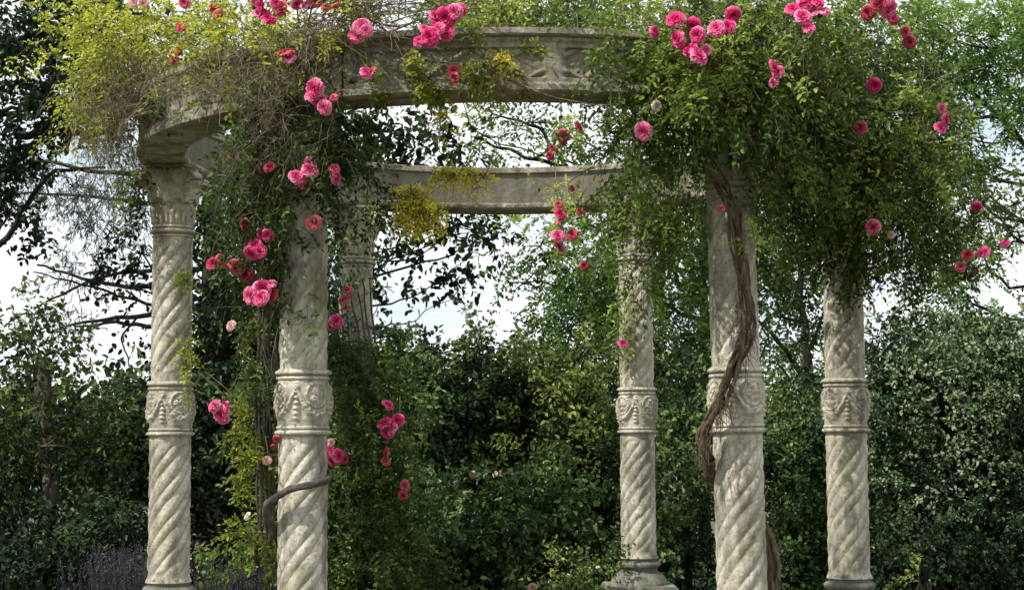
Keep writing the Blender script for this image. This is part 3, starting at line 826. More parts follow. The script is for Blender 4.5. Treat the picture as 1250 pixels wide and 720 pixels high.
foliage(fl, sh_, [(1000, 100, 120, 125, 10.1, .7, 1.1), (900, 60, 120, 90, 9.2, .55, 1.1), (1075, 195, 115, 95, 10.4, .6, 1.0), (1000, 215, 70, 75, 10.6, .4, .8),
                  (1085, 110, 60, 90, 10.5, .5, .8), (1045, 285, 50, 34, 10.6, .3, .8), (1115, 265, 66, 50, 10.4, .4, .6), (1175, 270, 50, 45, 10.3, .4, .5), (1085, 325, 34, 26, 10.5, .2, .5),
                  (905, 290, 45, 40, 9.8, .3, .35)],
        'pinnate', 2.5, .40, 2.2, 11, .036, .55, 7, .13, .55, spray=.26, sag=.6)
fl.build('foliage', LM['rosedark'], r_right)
fl = MB()
foliage(fl, sh_, [(850, 130, 75, 75, 8.75, .4, 1.1), (820, 210, 60, 65, 9.3, .5), (800, 60, 70, 60, 8.9, .4), (905, 110, 60, 80, 8.75, .3, .6), (720, 12, 120, 30, 9.4, .5, 1.1), (610, 12, 70, 24, 9.3, .4, .8),
                  (830, 270, 45, 35, 9.6, .4, .6), (870, 215, 22, 40, 8.95, .15, .35), (960, 250, 60, 35, 9.5, .3, .35), (905, 15, 120, 30, 8.8, .3, .7),
                  (780, 170, 30, 60, 9.1, .3, .5), (765, 290, 30, 25, 12.3, .3, .5), (1000, 90, 120, 80, 9.35, .3, .28), (1090, 180, 60, 90, 9.8, .3, .35), (1150, 150, 30, 50, 9.9, .2, .35), (960, 170, 70, 90, 9.3, .25, .45), (1050, 240, 60, 60, 9.9, .2, .4)],
        'pinnate', 2.8, .36, None, 21, .034, .55, 7, .12, .5, spray=.28, sag=.8)
foliage(fl, sh_, [(885, 285, 42, 14, 8.88, .12, 1.0), (600, 15, 60, 30, 9.0, .3, .7), (690, 270, 16, 60, 11.75, .1, .5), (690, 165, 22, 24, 11.6, .1, .5), (760, 400, 10, 60, 12.9, .05, .4)], 'pinnate', 2.0, .3, None, 23, .030, .55, 7, .1, .4, tintb=.25)
stalks(sh_, fl, B_RIGHT)
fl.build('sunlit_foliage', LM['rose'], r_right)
sh_.build('shoots', M_twig_green, r_right)
cn_.build('canes', M_twig, r_right)
fl = MB(); foliage(fl, None, [(905, 215, 26, 22, 9.0, .15), (1180, 330, 14, 16, 10.2, .1), (1040, 205, 40, 22, 9.9, .2, .5), (762, 265, 16, 12, 12.4, .1, .6)], 'cluster', 1.1, .3, None, 31, .035, .6, 5, .06)
fl.build('withered_leaves', LM['brown'], r_right)
blooms(r_right, B_RIGHT)

# ---- rose over the left front column
xB, yB = COLXY[1]
r_left = thing('climbing_rose', 'climbing rose on the left front column, yellow green on top above tangled dry twigs', 'climbing rose', (xB - .25, yB + .12, 0), 'climbing roses on the temple')
mb = MB()
loop = pline([(338, 655, 9.38), (330, 640, 9.3), (324, 628, 9.22), (330, 612, 9.14), (350, 600, 9.10), (372, 593, 9.08), (392, 588, 9.13), (401, 584, 9.24), (403, 579, 9.36), (392, 574, 9.47)])
V, Fc = tube(loop, .024, .015, 10, 10, .012, 5, .35); mb.add(V, Fc)
V, Fc = tube([q + A([.004, -.012, .016 * math.sin(i * 1.7)]) for i, q in enumerate(loop)], .013, .008, 8, 10, .012, 15, .3); mb.add(V, Fc)
V, Fc = tube([P(338, 655, 9.38), P(345, 690, 9.5), A([xB - .2, yB + .15, .4]), A([xB - .25, yB + .12, 0])], .021, .03, 10, 8, .01, 6, .25); mb.add(V, Fc)
# bundle of old stems beside the shaft
for k_ in range(9):
    x0 = 322 + k_ * 2.4 - 8
    pts = [(x0 + random.uniform(-4, 4), 690, 9.45), (x0 + random.uniform(-6, 6), 600, 9.42), (x0 + random.uniform(-5, 5), 500, 9.38), (x0 + 2 + random.uniform(-5, 5), 420, 9.34), (x0 + 6 + random.uniform(-6, 6), 320, 9.3), (x0 + 16 + random.uniform(-6, 6), 220, 9.2), (x0 + 25, 120, 9.0)]
    V, Fc = tube(pline(pts), random.uniform(.007, .016), .006, 7, 6, .02, k_ * 3, .2); mb.add(V, Fc)
mb.build('trunk', M_bark_grey, r_left)
cn_ = MB()
for pts, r_ in (([(360, 120, 9.0), (330, 60, 9.1), (280, 20, 9.4), (200, 10, 9.8)], .010), ([(360, 120, 9.0), (420, 60, 8.9), (500, 30, 8.8), (600, 10, 9.0)], .009),
               ([(430, 70, 8.8), (440, 20, 8.8), (480, -20, 8.9)], .006), ([(400, 20, 8.8), (470, 40, 8.7), (540, 60, 8.65)], .005), ([(385, 50, 8.8), (450, 20, 8.75), (540, 14, 8.75), (640, 30, 8.8)], .005),
               ([(400, 120, 8.75), (440, 100, 8.7), (500, 92, 8.68), (560, 100, 8.66)], .003), ([(190, 190, 10.9), (140, 150, 10.6), (110, 110, 10.4)], .004)):
    V, Fc = tube(pline(pts), r_, r_ * .4, 6, 6, .05, int(pts[0][0])); cn_.add(V, Fc)
twiggery(cn_, [(290, 120, 120, 70, 9.2, .7), (180, 125, 95, 62, 10.0, .6), (330, 190, 80, 50, 9.2, .4), (400, 40, 80, 50, 8.9, .4), (150, 170, 60, 35, 10.8, .4)], 4200, 40, .34, .0015, 7, -.5, .38)
twiggery(cn_, [(440, 15, 120, 35, 8.85, .3)], 170, 41, .7, .0030, 7, -.1, .25, (1, 0, .2))
twiggery(cn_, [(370, 150, 50, 90, 8.95, .25), (340, 300, 30, 100, 9.2, .2), (220, 210, 60, 40, 10.9, .3)], 420, 42, .4, .0018, 7, -.9, .3)
cn_.build('dry_twigs', M_twig, r_left)
sh_ = MB(); fl = MB()
foliage(fl, sh_, [(230, 55, 120, 60, 9.9, .7, 1.15), (140, 80, 75, 60, 10.4, .5, .9), (320, 60, 85, 60, 9.3, .5, 1.0), (110, 40, 40, 35, 10.3, .4, .7), (200, 140, 70, 40, 10.2, .4, .14), (390, 25, 60, 35, 8.9, .3, .5)],
        'pinnate', 2.5, .36, None, 51, .032, .55, 7, .12, .35, tintb=.06, spray=.25, sag=.5)
foliage(fl, sh_, [(229, 430, 7, 60, 11.0, .04, .7), (224, 375, 10, 50, 11.02, .04, .3), (215, 460, 22, 14, 11.0, .07, .8)], 'pinnate', 1.6, .3, None, 55, .028, .55, 5, .07, .5, tintb=.1)
foliage(fl, sh_, [(320, 520, 26, 60, 9.55, .2, .6), (318, 590, 26, 34, 9.5, .2, .6), (305, 395, 22, 34, 9.6, .15, .4), (330, 650, 22, 24, 9.7, .2, .5), (505, 95, 60, 18, 8.66, .1, .7), (600, 74, 34, 26, 8.6, .1, .6), (560, 50, 30, 20, 8.65, .1, .5), (450, 120, 30, 20, 8.7, .1, .3), (318, 500, 20, 40, 9.3, .08, .5), (320, 575, 16, 40, 9.3, .08, .5), (316, 650, 22, 40, 9.3, .1, .5)],
        'pinnate', 1.9, .34, None, 57, .030, .55, 7, .1, .4, spray=.11, sag=.5, tintb=-.16)
fl.build('foliage', LM['sun'], r_left)
fl = MB()
foliage(fl, sh_, [(270, 185, 80, 60, 9.5, .5, .8), (340, 170, 70, 70, 9.1, .3, .7), (300, 90, 110, 60, 9.7, .4, .3), (335, 260, 40, 60, 9.2, .2, .9), (330, 350, 22, 60, 9.35, .15, .9), (325, 420, 22, 60, 9.45, .12, .8), (400, 200, 38, 60, 9.2, .25, .8), (412, 130, 25, 50, 9.0, .2, .6),
                  (300, 300, 50, 50, 9.5, .3, .35), (150, 190, 60, 40, 10.9, .4, .25), (360, 240, 30, 50, 9.05, .1, .5), (385, 180, 45, 60, 8.95, .2, .45)],
        'pinnate', 2.5, .36, None, 61, .034, .55, 7, .12, .5, spray=.22, sag=.8)
stalks(sh_, fl, B_LEFT)
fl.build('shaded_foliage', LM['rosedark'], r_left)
fl = MB()
foliage(fl, sh_, [(512, 264, 28, 17, 9.2, .12, 2.2), (503, 240, 20, 14, 9.2, .1, 1.7), (550, 212, 34, 10, 9.2, .12, 1.1), (585, 222, 14, 16, 9.2, .1, .5), (612, 70, 18, 20, 8.6, .1, .5), (540, 150, 22, 20, 9.2, .1, .35)],
        'pinnate', 2.0, .3, None, 71, .027, .55, 7, .08, .5, tintb=.15)
fl.build('yellow_sprigs', LM['yellow'], r_left)
yc = MB()
for pts in ([(560, 110, 8.75), (575, 160, 8.95), (565, 205, 9.15), (520, 240, 9.2), (508, 268, 9.2)], [(565, 205, 9.15), (590, 215, 9.2), (592, 235, 9.2)], [(540, 95, 8.7), (600, 90, 8.62), (625, 60, 8.6)]):
    V, Fc = tube(pline(pts), .003, .0015, 4, 5, .02, 3); yc.add(V, Fc)
sh_.V += yc.V; sh_.T += yc.T; sh_.F += [f + sh_.n for f in yc.F]; sh_.n += yc.n
sh_.build('shoots', M_twig_green, r_left)
blooms(r_left, B_LEFT)

# ---- rose on the left back column
xC, yC = COLXY[2]
r_back = thing('climbing_rose', 'dark climbing rose smothering the left back column and its foot', 'climbing rose', (xC + .1, yC - .25, 0), 'climbing roses on the temple')
mb = MB()
for k_ in range(6):
    x0 = 430 + k_ * 9
    V, Fc = tube([P(x0 + random.uniform(-8, 8), 700, 12.9), P(x0 + random.uniform(-8, 8), 600, 12.9), P(x0 + random.uniform(-12, 6), 500, 12.95), P(x0 - 10 + random.uniform(-8, 8), 420, 13.0), P(x0 - 24, 340, 13.05)], random.uniform(.010, .02), .006, 7, 6, .03, 60 + k_, .2); mb.add(V, Fc)
V, Fc = tube([A([xC + .1, yC - .25, 0]), A([xC + .05, yC - .27, .4]), P(445, 690, 12.9)], .03, .02, 8, 6, .01, 3, .2); mb.add(V, Fc)
mb.build('trunk', M_bark_grey, r_back)
fl, sh_ = MB(), MB()
foliage(fl, sh_, [(440, 500, 44, 85, 12.7, .35, 1.5), (425, 560, 34, 60, 12.6, .3, 1.0), (450, 620, 62, 90, 12.7, .5, 1.4), (465, 700, 70, 50, 12.5, .5, 1.2), (440, 430, 32, 45, 12.95, .25, .8), (412, 620, 25, 90, 12.6, .3, .9), (412, 385, 14, 40, 12.9, .15, .7), (455, 275, 30, 30, 12.9, .2, .25), (405, 290, 16, 40, 12.8, .2, .8), (480, 440, 25, 25, 13.0, .2, .4)],
        'pinnate', 3.4, .30, None, 81, .040, .55, 7, .14, .6, tintb=.02, spray=.3, sag=.9)
stalks(sh_, fl, B_BACK)
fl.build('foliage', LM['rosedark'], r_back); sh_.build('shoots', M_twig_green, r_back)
blooms(r_back, B_BACK)

# ------------------------------------------------------------------ trees behind
def tree(name, label, base, d, trunk_pts, r0, blobs, leafmat, barkmat, style, limbs=(), fk=None, group=None, twigs=True, lkw=None, extra=None, cat='tree', nb=5, rt=None, tw=1.0):
    """base: photo x of the trunk foot; trunk_pts photo pixels (px,py,d)"""
    b0 = P(base, 600, d); b0[2] = 0
    t = thing(name, label, cat, b0, group)
    mb = MB()
    top = [b0] + [P(*q) for q in trunk_pts]
    V, Fc = tube(top, r0, rt if rt else r0 * .35, 10, 8, .05, int(base), .12); mb.add(V, Fc)
    spine = catmull(top, 8)
    for pts, ra in limbs:
        V, Fc = tube(pline(pts), ra, ra * .3, 7, 7, .08, int(pts[0][0]), .1); mb.add(V, Fc)
    if twigs:
        for b in blobs:
            c = P(b[0], b[1], b[4]); 
            i = np.argmin(np.linalg.norm(spine - (c - A([0, 0, .5])), axis=1)); s0 = spine[min(i, len(spine) - 1)]
            mid = (s0 + c) / 2 + A([0, 0, -.1]) + rng.normal(size=3) * .1
            dist = np.linalg.norm(c - s0)
            if dist < .3: mid = (s0 + c) / 2
            V, Fc = tube([s0, mid, c], min(r0 * .4, .012 + .016 * dist) * tw, .008 * tw, 6, 6, .12, int(b[0]), .1); mb.add(V, Fc)
            Rb = A([b[2] * b[4] / F, b[5], b[3] * b[4] / F])
            n = nb
            ends = c + nrm(rng.normal(size=(n, 3))) * Rb * (.5 + .45 * rng.random((n, 1)))
            for e in ends:
                le = np.linalg.norm(e - c)
                V, Fc = tube([c, (c + e) / 2 + rng.normal(size=3) * .09 * le, e], .011 * min(1, tw + .2), .003, 4, 4, .06 * min(1, le), int(e[0] * 10)); mb.add(V, Fc)
    mb.build('trunk', barkmat, t)
    fl = MB(); kw = dict(cover=2.4, holes=.42, seed=int(base) + 3, lsize=.10, asp=.6, k=6, tl=.3, droop=.2, simple=False, shoot_r=0)
    kw.update(lkw or {})
    foliage(fl, None, blobs, style, **kw)
    if extra:
        foliage(fl, None, extra[0], extra[1], **{**kw, **extra[2]})
    fl.build('crown', LM[leafmat], t)
    return t

# dark oak at the far left
tree('oak_tree', 'dark broadleaf tree filling the top left corner with a level bare limb', -60, 17.5, [(-60, 560, 17.5), (-55, 400, 17.5), (-40, 200, 17.5), (-10, 60, 17.4)], .22,
     [(30, 60, 80, 70, 17, 1.2, 1.1), (110, 20, 60, 40, 16.5, .8, .9), (65, 100, 45, 45, 17, .9, 1.0), (5, 170, 45, 60, 17.5, 1.0, .9), (10, 240, 30, 40, 17.5, .8, .7), (75, 150, 22, 18, 17, .4, .6), (110, 125, 30, 18, 17, .4, .4), (170, 20, 60, 30, 17.5, .8, .6)],
     'dark', M_bark_dark, 'cluster', [([(20, 165, 17.4), (60, 160, 17.2), (110, 162, 17), (165, 155, 16.8)], .05), ([(0, 300, 17.5), (60, 215, 17.2), (130, 205, 17)], .035), ([(-20, 250, 17.4), (25, 190, 17.2), (80, 120, 17), (100, 60, 16.8)], .035)], lkw=dict(lsize=.080, cover=3.0, holes=.38, tintb=.02, spray=.4, sag=.3, sprayn=8))
# holly-like tree, lower left
tree('broadleaf_tree', 'low spreading green tree at the left edge with a pale trunk in shade', 58, 14.9, [(60, 660, 14.9), (62, 600, 14.9), (60, 560, 15.1), (50, 440, 15.3)], .07,
     [(30, 430, 50, 50, 15.2, .7, .9), (90, 505, 45, 38, 15.2, .6, .9), (20, 385, 34, 26, 15.6, .5, .6), (60, 540, 80, 50, 15.2, .8, 1.1), (10, 500, 40, 60, 15.2, .8, 1.0), (120, 600, 40, 60, 15.4, .6, 1.0), (50, 545, 50, 28, 14.6, .25, .8), (20, 640, 50, 60, 15.9, .5, 1.2), (40, 690, 60, 40, 15.9, .4, 1.2)],
     'olive', M_bark_grey, 'cluster', lkw=dict(lsize=.060, cover=2.1, holes=.45, tintb=-.14, spray=.3, sag=.4, sprayn=8, hs=1.5), rt=.08)
# very dark laurel between the left columns
tree('evergreen_tree', 'very dark evergreen tree behind and between the two left front columns', 285, 18, [(285, 620, 18), (280, 480, 18), (270, 350, 18), (262, 260, 18)], .18,
     [(280, 330, 60, 60, 17.8, .9, 1.0), (285, 430, 75, 70, 17.6, 1.0, 1.3), (250, 540, 90, 70, 17.5, 1.0, 1.4), (178, 490, 40, 60, 17.6, .6, .9), (170, 590, 60, 70, 17.4, .8, 1.2), (280, 620, 80, 70, 17.3, .9, 1.3), (170, 355, 20, 30, 17.8, .4, .5), (130, 540, 34, 40, 17.8, .5, .6), (172, 310, 26, 30, 17.8, .4, .8), (120, 520, 40, 60, 17.6, .5, .9), (310, 250, 40, 30, 18, .6, .45), (360, 480, 50, 160, 18, .7, 1.1), (255, 262, 40, 30, 18, .6, .4)],
     'dark', M_bark_dark, 'cluster', lkw=dict(lsize=.075, cover=2.7, holes=.40, tintb=-.02, spray=.35, sag=.4, sprayn=8, hs=1.3))
# cedar with bare limbs
tree('cedar_tree', 'tall grey green conifer with drooping needles and bare black limbs behind the left column', 262, 25, [(255, 560, 25), (258, 400, 25), (262, 240, 25), (268, 120, 25)], .28,
     [(60, 215, 75, 32, 24.5, 1.0, .55), (130, 250, 65, 38, 24.5, 1.0, .5), (150, 190, 55, 25, 24.5, .8, .5), (100, 320, 60, 30, 24.5, .8, .22), (70, 395, 50, 35, 24.5, .8, .22), (300, 250, 50, 40, 24.5, .8, .5), (150, 290, 50, 30, 24.5, .8, .18)],
     'blue', M_bark_dark, 'needle',
     [([(262, 350, 25), (200, 350, 24.8), (120, 345, 24.6), (45, 322, 24.4)], .055), ([(262, 330, 25), (190, 330, 24.8), (120, 340, 24.6), (40, 378, 24.4)], .045), ([(262, 380, 25), (190, 372, 24.8), (110, 350, 24.6), (40, 330, 24.4)], .035),
      ([(262, 370, 25), (170, 385, 24.8), (80, 398, 24.6)], .06), ([(262, 265, 25), (150, 245, 24.8), (20, 235, 24.5)], .05), ([(262, 215, 25), (170, 215, 24.8), (60, 200, 24.5), (-20, 190, 24.4)], .05), ([(262, 250, 25), (300, 262, 24.8), (360, 250, 24.6)], .05),
      ([(170, 385, 24.8), (150, 410, 24.8), (155, 440, 24.8), (172, 470, 24.8)], .02), ([(262, 390, 25), (200, 400, 24.8), (140, 395, 24.8), (90, 400, 24.8)], .05)],
     twigs=False, lkw=dict(lsize=.11, asp=.13, k=12, tl=.45, cover=1.6, holes=.35, droop=.8, dirbias=(0, 0, -.5), hs=.9))
# dark tree in the upper centre
tree('magnolia_tree', 'tree of sparse dark hanging leaves seen through the open ring', 440, 20, [(440, 600, 20), (442, 450, 20), (440, 300, 20), (450, 160, 20)], .16,
     [(480, 165, 48, 42, 19.5, .8, 1.3), (540, 180, 45, 26, 19.5, .7, .8), (425, 175, 40, 50, 19.5, .7, .9), (480, 280, 34, 36, 19.5, .6, .6), (520, 300, 40, 30, 19.5, .6, .35), (560, 285, 32, 30, 19.5, .5, .55), (585, 310, 24, 28, 19.5, .4, .45), (575, 268, 22, 12, 19.5, .4, .6), (620, 275, 24, 22, 19.5, .4, .35), (400, 330, 30, 60, 19.8, .6, .9), (565, 360, 24, 14, 19.5, .3, .3), (470, 350, 24, 20, 19.5, .4, .25), (500, 200, 70, 16, 19.5, .4, .5)],
     'dark', M_bark_dark, 'cluster', [([(440, 330, 20), (490, 300, 19.8), (550, 290, 19.6), (600, 300, 19.5)], .010), ([(440, 250, 20), (500, 230, 19.8), (580, 240, 19.6), (640, 280, 19.5)], .010)],
     lkw=dict(lsize=.10, cover=2.0, holes=.42, hs=1.6, tintb=-.05, spray=.35, sag=.5, sprayn=6), nb=2, tw=.4)
# robinia in the centre
tree('robinia_tree', 'light feathery leaved tree with arching dark limbs behind the right back column', 860, 21, [(861, 600, 21), (860, 450, 21), (858, 300, 21), (850, 180, 21), (840, 60, 21)], .085,
     [(700, 330, 60, 45, 19.5, .8, .95), (740, 390, 50, 50, 19.5, .7, 1.0), (640, 345, 42, 34, 19.5, .6, .38), (690, 400, 45, 34, 19.5, .6, .6), (830, 300, 50, 60, 20, .7, 1.0), (830, 400, 45, 60, 20, .7, .8), (730, 280, 60, 34, 19.5, .6, .7), (650, 150, 60, 28, 19.5, .6, .5), (590, 165, 50, 22, 19.5, .5, .35), (740, 160, 50, 35, 19.5, .6, .8), (660, 300, 40, 22, 19.3, .5, .5), (780, 330, 40, 90, 20.3, .5, .8), (900, 400, 50, 60, 20.3, .5, .7), (820, 230, 60, 50, 20, .7, .9), (720, 450, 50, 40, 19.6, .6, .8), (640, 395, 30, 22, 19.5, .4, .3), (930, 280, 50, 60, 20, .7, .9), (960, 380, 50, 50, 20, .7, .5), (840, 480, 60, 40, 20, .7, .7), (600, 15, 90, 30, 19, .6, 1.3), (710, 10, 90, 35, 19, .6, 1.4)],
     'light', M_bark_dark, 'pinnate', [([(858, 330, 21), (800, 290, 20.5), (740, 220, 20), (690, 205, 19.8), (640, 190, 19.6), (580, 170, 19.5)], .05), ([(690, 205, 19.8), (670, 170, 19.7), (640, 150, 19.6), (600, 135, 19.5)], .03), ([(655, 192, 19.7), (672, 180, 19.6), (660, 150, 19.6)], .02),
       ([(860, 480, 21), (800, 420, 20), (740, 370, 19.7), (660, 340, 19.5)], .035), ([(860, 420, 21), (900, 340, 20.6), (950, 280, 20.2)], .03)],
     lkw=dict(lsize=.060, asp=.55, k=11, tl=.28, cover=3.0, holes=.36, droop=.6, tintb=.0, spray=.55, sag=.35, sprayn=7), tw=.7)
# forked young tree between the right columns
tree('forked_tree', 'slim forked tree with small leaves standing between the two right columns', 985, 18.5, [(985, 600, 18.5), (984, 500, 18.5), (986, 430, 18.5), (978, 370, 18.5), (975, 300, 18.5)], .075,
     [(950, 440, 32, 34, 18.3, .5, .7), (1000, 470, 35, 40, 18.3, .5, .7), (940, 350, 36, 40, 18.3, .5, .45), (1010, 380, 22, 40, 18.3, .5, .5), (960, 510, 45, 40, 18.3, .5, .9), (1000, 320, 40, 30, 18.5, .5, .5), (940, 300, 40, 35, 18.5, .5, .8)],
     'hedge', M_bark_dark, 'cluster', [([(984, 470, 18.5), (965, 435, 18.4), (940, 405, 18.3), (915, 380, 18.3)], .04), ([(986, 430, 18.5), (1000, 390, 18.4), (1010, 340, 18.3)], .025)],
     lkw=dict(lsize=.055, cover=2.2, holes=.40, tintb=.08, spray=.35, sag=.5, sprayn=7))
# pale green tree at the upper right
tree('acacia_tree', 'pale green airy tree at the top right with long slanting bare limbs', 1300, 16.5, [(1300, 600, 16.5), (1300, 420, 16.5), (1290, 260, 16.5), (1270, 120, 16.5), (1240, 0, 16.5)], .16,
     [(1170, 40, 70, 50, 16, .8, 1.2), (1130, 85, 60, 50, 16, .6, 1.0), (1220, 95, 55, 38, 16, .6, 1.1), (1235, 10, 40, 30, 16, .6, .9), (1190, 300, 50, 34, 16.2, .5, .8), (1150, 330, 50, 30, 16.2, .5, .8), (1120, 20, 50, 35, 16, .6, .9), (1185, 140, 60, 32, 16, .6, .6), (1225, 160, 40, 30, 16, .5, .5), (1140, 160, 40, 40, 16, .6, .6), (1190, 240, 40, 26, 16, .5, .35), (1215, 45, 40, 40, 16, .5, .6), (1240, 250, 25, 20, 16, .4, .5), (1170, 205, 40, 30, 16, .5, .4)],
     'light', M_bark_dark, 'pinnate', [([(1290, 210, 16.5), (1240, 165, 16.3), (1185, 110, 16.1), (1120, 75, 16), (1080, 50, 16)], .03), ([(1280, 60, 16.5), (1235, 25, 16.3), (1200, -20, 16.2)], .03), ([(1185, 110, 16.1), (1200, 90, 16), (1190, 50, 16)], .015), ([(1290, 280, 16.5), (1220, 262, 16.2), (1150, 200, 16)], .02), ([(1240, 165, 16.3), (1200, 175, 16.2), (1140, 140, 16)], .014)],
     lkw=dict(lsize=.050, asp=.52, k=11, tl=.24, cover=2.6, holes=.38, droop=.4, tintb=.06, spray=.45, sag=.3, sprayn=7), tw=.7)

# ------------------------------------------------------------------ shrubs and hedges
def shrub(name, label, blobs, leafmat, style='cluster', cat='shrub', group='shrubs behind the temple', lkw=None, blossom=None, stems=7, barkmat=None):
    d = blobs[0][4]; px = blobs[0][0]
    b0 = P(px, 600, d); b0[2] = 0
    t = thing(name, label, cat, b0, group)
    mb = MB()
    for i in range(stems):
        b = blobs[i % len(blobs)]; c = P(b[0] + random.uniform(-.5, .5) * b[2], b[1] - b[3] * .3, b[4])
        V, Fc = tube([b0 + A([random.uniform(-.15, .15), random.uniform(-.1, .1), 0]), (b0 + c) / 2 + A([random.uniform(-.1, .1), 0, .1]), c], .022, .006, 6, 6, .08, i); mb.add(V, Fc)
    mb.build('stems', barkmat or M_bark_dark, t)
    fl = MB(); kw = dict(cover=3.2, holes=.34, seed=int(px) + 5, lsize=.055, asp=.58, k=7, tl=.14, droop=.25, shoot_r=0, spray=.22, sag=.25, sprayn=8)
    kw.update(lkw or {})
    foliage(fl, None, blobs, style, **kw)
    fl.build('foliage', LM[leafmat], t)
    for e in blossom or ():
        bloom(t, e[0], e[1], e[2], e[3], e[4] * e[2] / F / .092)
    return t

# star jasmine hedge on the right: one clipped mass with hundreds of tiny white flowers
jas = shrub('jasmine_hedge', 'tall dense evergreen hedge at the right speckled with pale new leaves', [(1150, 560, 120, 190, 15.2, .7, 1.4), (1230, 520, 90, 140, 15.0, .6, 1.2), (1100, 450, 60, 70, 15.3, .5, 1.0), (1180, 440, 80, 60, 15.1, .6, 1.1), (1150, 680, 130, 80, 14.8, .6, 1.3), (1240, 640, 70, 120, 14.9, .6, 1.1), (1085, 600, 50, 130, 15.0, .5, 1.1), (1300, 560, 90, 160, 15.2, .6, 1.0)],
            'jasmine', lkw=dict(lsize=.038, cover=3.2, holes=.28, tl=.10, tintb=0, spray=.16), cat='hedge', group=None, stems=16)
fl = MB(); foliage(fl, None, [(1150, 560, 118, 180, 14.75, .5), (1230, 500, 70, 110, 14.7, .5), (1100, 680, 60, 50, 14.6, .3)], 'cluster', .30, .38, 2.5, 301, .034, .75, 3, .08, .2, shoot_r=0, tintb=.0)
fl.build('pale_new_leaves', leaf_mat('leaf_pale', (.10, .14, .07), (.26, .31, .18), (.50, .54, .38), .3), jas)
# central hedge made of separate bushes
shrub('evergreen_shrub', 'glossy dark shrub with scattered cream and blush blossoms under the middle of the ring', [(600, 660, 110, 75, 14.6, .7, 1.4), (540, 690, 80, 60, 14.3, .6, 1.2), (670, 650, 80, 90, 14.6, .6, 1.3), (620, 720, 130, 50, 14.2, .5, 1.2)], 'hedge', lkw=dict(lsize=.058, holes=.31),
      blossom=[(513, 657, 13.9, 'w', 15), (505, 652, 13.9, 'w', 10), (577, 579, 14.5, 'b', 10), (583, 583, 14.6, 'w', 8), (605, 579, 14.6, 'b', 10), (613, 577, 14.5, 'b', 10), (611, 586, 14.7, 'b', 9), (650, 717, 13.7, 'b', 13), (672, 716, 13.7, 'b', 9)])
shrub('tall_shrub', 'tall olive green shrub left of the right back column with its top against the sky', [(690, 500, 70, 70, 16.2, .8, 1.1), (720, 560, 65, 80, 16, .8, 1.2), (660, 570, 60, 60, 16, .7, 1.0), (670, 450, 45, 30, 16.4, .5, .7), (735, 440, 32, 30, 16.3, .5, .7), (725, 650, 50, 60, 15.6, .6, 1.1)], 'olive', lkw=dict(lsize=.055, holes=.38, tintb=-.02))
shrub('tall_shrub', 'tall blackish green shrub in the centre with sky showing through its ragged top', [(570, 480, 75, 55, 16.5, .9, 1.1), (560, 540, 80, 60, 16.4, .8, 1.3), (520, 450, 45, 35, 16.6, .6, .8), (480, 440, 34, 40, 16.8, .5, .7), (620, 520, 50, 45, 16.6, .6, 1.1), (590, 600, 90, 50, 16.2, .6, 1.0)], 'dark', lkw=dict(lsize=.062, holes=.37, tintb=.14))
shrub('tall_shrub', 'mid green shrub just right of the dark foliage on the left back column', [(520, 520, 50, 60, 15.6, .6, 1.0), (510, 600, 55, 60, 15.4, .6, 1.2), (500, 470, 40, 40, 15.8, .5, .7), (490, 660, 50, 60, 15.2, .5, 1.1)], 'hedge', lkw=dict(lsize=.055, holes=.34))
shrub('evergreen_shrub', 'dense leafy shrub filling the gap between the right back column and the right front column', [(835, 600, 60, 90, 15.4, .6, 1.3), (830, 690, 65, 60, 15.0, .5, 1.2), (845, 520, 50, 50, 15.8, .6, .9), (810, 450, 30, 40, 16.4, .5, .5), (850, 450, 30, 40, 16.4, .5, .5)], 'hedge', lkw=dict(lsize=.055, holes=.33))
shrub('evergreen_shrub', 'dense small leaved shrub between the right front column and the outermost right column', [(970, 620, 65, 80, 15.2, .6, 1.3), (970, 700, 70, 60, 14.8, .5, 1.2), (960, 540, 50, 45, 15.6, .6, 1.0), (1010, 560, 40, 60, 15.6, .5, 1.0), (1040, 640, 50, 90, 15.3, .5, 1.0), (1030, 480, 40, 50, 15.8, .5, .7)], 'hedge', lkw=dict(lsize=.046, holes=.33, tintb=.02))
shrub('flowering_shrub', 'low pale leaved shrub in front of the foot of the jasmine hedge', [(1130, 712, 50, 24, 14.2, .3, .4), (1122, 690, 24, 22, 14.2, .25, .5)], 'olive', lkw=dict(lsize=.034, cover=1.0, holes=.42, tintb=.15), stems=5)
shrub('flowering_shrub', 'low pale leaved shrub with cream blossoms at the foot of the right back column', [(680, 712, 50, 26, 12.9, .3, .8), (715, 700, 36, 34, 12.9, .3, .5)], 'olive', lkw=dict(lsize=.034, cover=1.4, holes=.40, tintb=.05), stems=5,
      blossom=[(694, 702, 12.75, 'w', 7), (672, 710, 12.75, 'w', 7), (730, 692, 12.7, 'w', 6)])
shrub('flowering_shrub', 'leafy bush with small cream flowers behind the looped vine of the left front column', [(300, 660, 50, 40, 12.4, .4, .7), (322, 690, 40, 34, 12.3, .3, .8)], 'rose', lkw=dict(lsize=.038, cover=1.8, holes=.38), stems=5,
      blossom=[(303, 630, 12.1, 'w', 12), (330, 640, 12.1, 'w', 8)])
shrub('dark_shrub', 'blackish shrub in deep shade at the bottom left corner', [(50, 705, 90, 50, 13.9, .5, 1.3), (130, 650, 45, 60, 14.6, .5, 1.0), (5, 630, 36, 60, 14.6, .5, 1.0)], 'dark', lkw=dict(lsize=.06, holes=.32))
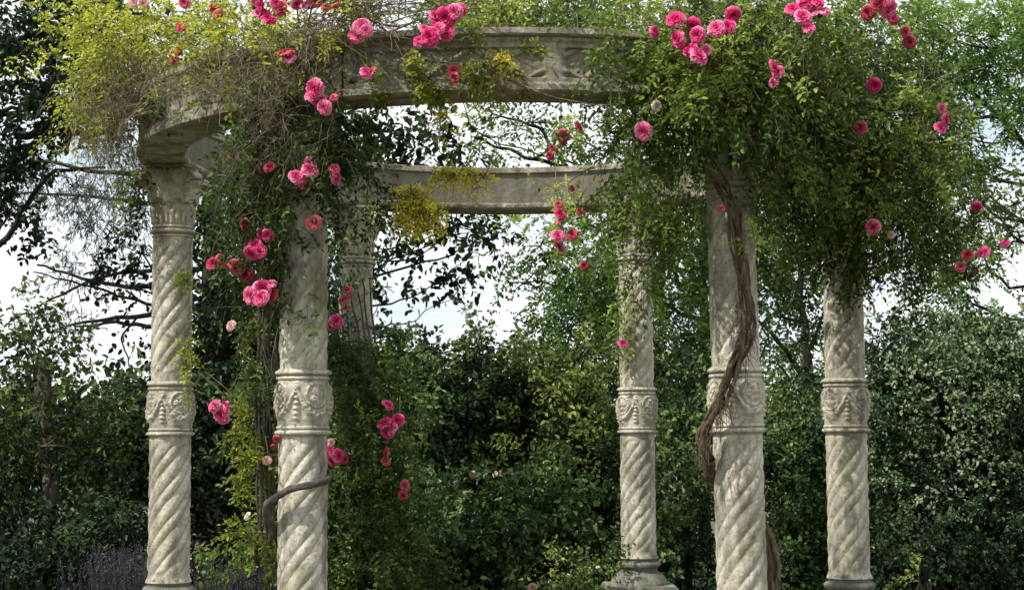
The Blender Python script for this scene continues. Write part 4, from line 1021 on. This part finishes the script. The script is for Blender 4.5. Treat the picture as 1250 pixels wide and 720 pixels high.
shrub('tall_shrub', 'yellowish olive shrub rising against the sky in the middle of the view', [(560, 430, 60, 30, 16.0, .5, .7), (620, 440, 50, 26, 16.0, .5, .7), (520, 440, 40, 30, 16.0, .5, .6), (600, 480, 90, 40, 15.9, .4, .6)], 'olive', lkw=dict(lsize=.055, holes=.42, tintb=0, cover=2.4))
# lavender, spikes nobody could count
lv = MB()
for (px, py, rx, ry, d, rd) in ((260, 700, 95, 34, 12.6, .5), (170, 700, 70, 30, 12.4, .4), (310, 712, 50, 24, 12.0, .3), (140, 690, 40, 30, 12.8, .3)):
    c = P(px, py, d); n = 200
    bx = A([c[0], c[1], 0]) + rng.normal(size=(n, 3)) * A([rx * d / F * .5, rd, 0])
    tipz = c[2] + (rng.random(n) - .5) * ry * 2 * d / F
    tp = bx + rng.normal(size=(n, 3)) * A([.07, .07, 0]); tp[:, 2] = np.maximum(tipz, .25)
    mid = (bx + tp) / 2 + rng.normal(size=(n, 3)) * .015
    V, Fc = tubes(np.stack([bx, mid, tp], 1), np.full((n, 3), .0018), 3); lv.add(V, Fc, .1)
    for k_ in range(12):
        q = tp + A([0, 0, -.010 * k_]); dd = nrm(rng.normal(size=(n, 3)) + A([0, 0, .8]))
        V, Fc, kk = leaves(q, dd, rng.normal(size=(n, 3)), np.full(n, .018), np.full(n, .009), True); lv.add(V, Fc, np.repeat(np.clip(.45 + .5 * rng.random(n), 0, 1), kk))
    for k_ in range(14):
        f = rng.random((n, 1)) * .8; q = bx * (1 - f) + tp * f
        V, Fc, kk = leaves(q, nrm(rng.normal(size=(n, 3)) + A([0, 0, 1.2])), rng.normal(size=(n, 3)), np.full(n, .05), np.full(n, .006), True); lv.add(V, Fc, np.repeat(rng.random(n) * .4, kk))
tag(lv.build('lavender', LM['lav']), 'hazy grey purple lavender drifting along the ground at the lower left', 'lavender', kind='stuff')
# distant wood
fl = MB()
foliage(fl, None, [(x, 520 + 20 * math.sin(x * .02), 110, 62, 44, 2.0) for x in range(-150, 1500, 90)], 'cluster', shoot_r=0, cover=2.2, holes=.30, lsize=.30, asp=.6, k=6, tl=.8, seed=900, simple=True, tintb=.0)
tag(fl.build('distant_wood', LM['hedge']), 'band of distant dark woodland low behind the garden', 'woodland', kind='stuff')
fl = MB()
q = np.stack([rng.uniform(-7, 7, 40000), rng.uniform(8, 20, 40000), np.zeros(40000)], -1)
q = q[np.hypot(q[:, 0] - CX, q[:, 1] - CY) > 3.2]; n = len(q)
V, Fc, kk = leaves(q, nrm(rng.normal(size=(n, 3)) * .4 + A([0, 0, 1])), rng.normal(size=(n, 3)), .06 + .1 * rng.random(n), np.full(n, .009), True, .3); fl.add(V, Fc, np.repeat(rng.random(n) * .8, kk))
tag(fl.build('grass', LM['olive']), 'rough short grass round the temple steps', 'grass', kind='stuff')
print('TRIS', sum(len(m_.polygons) for m_ in bpy.data.meshes))
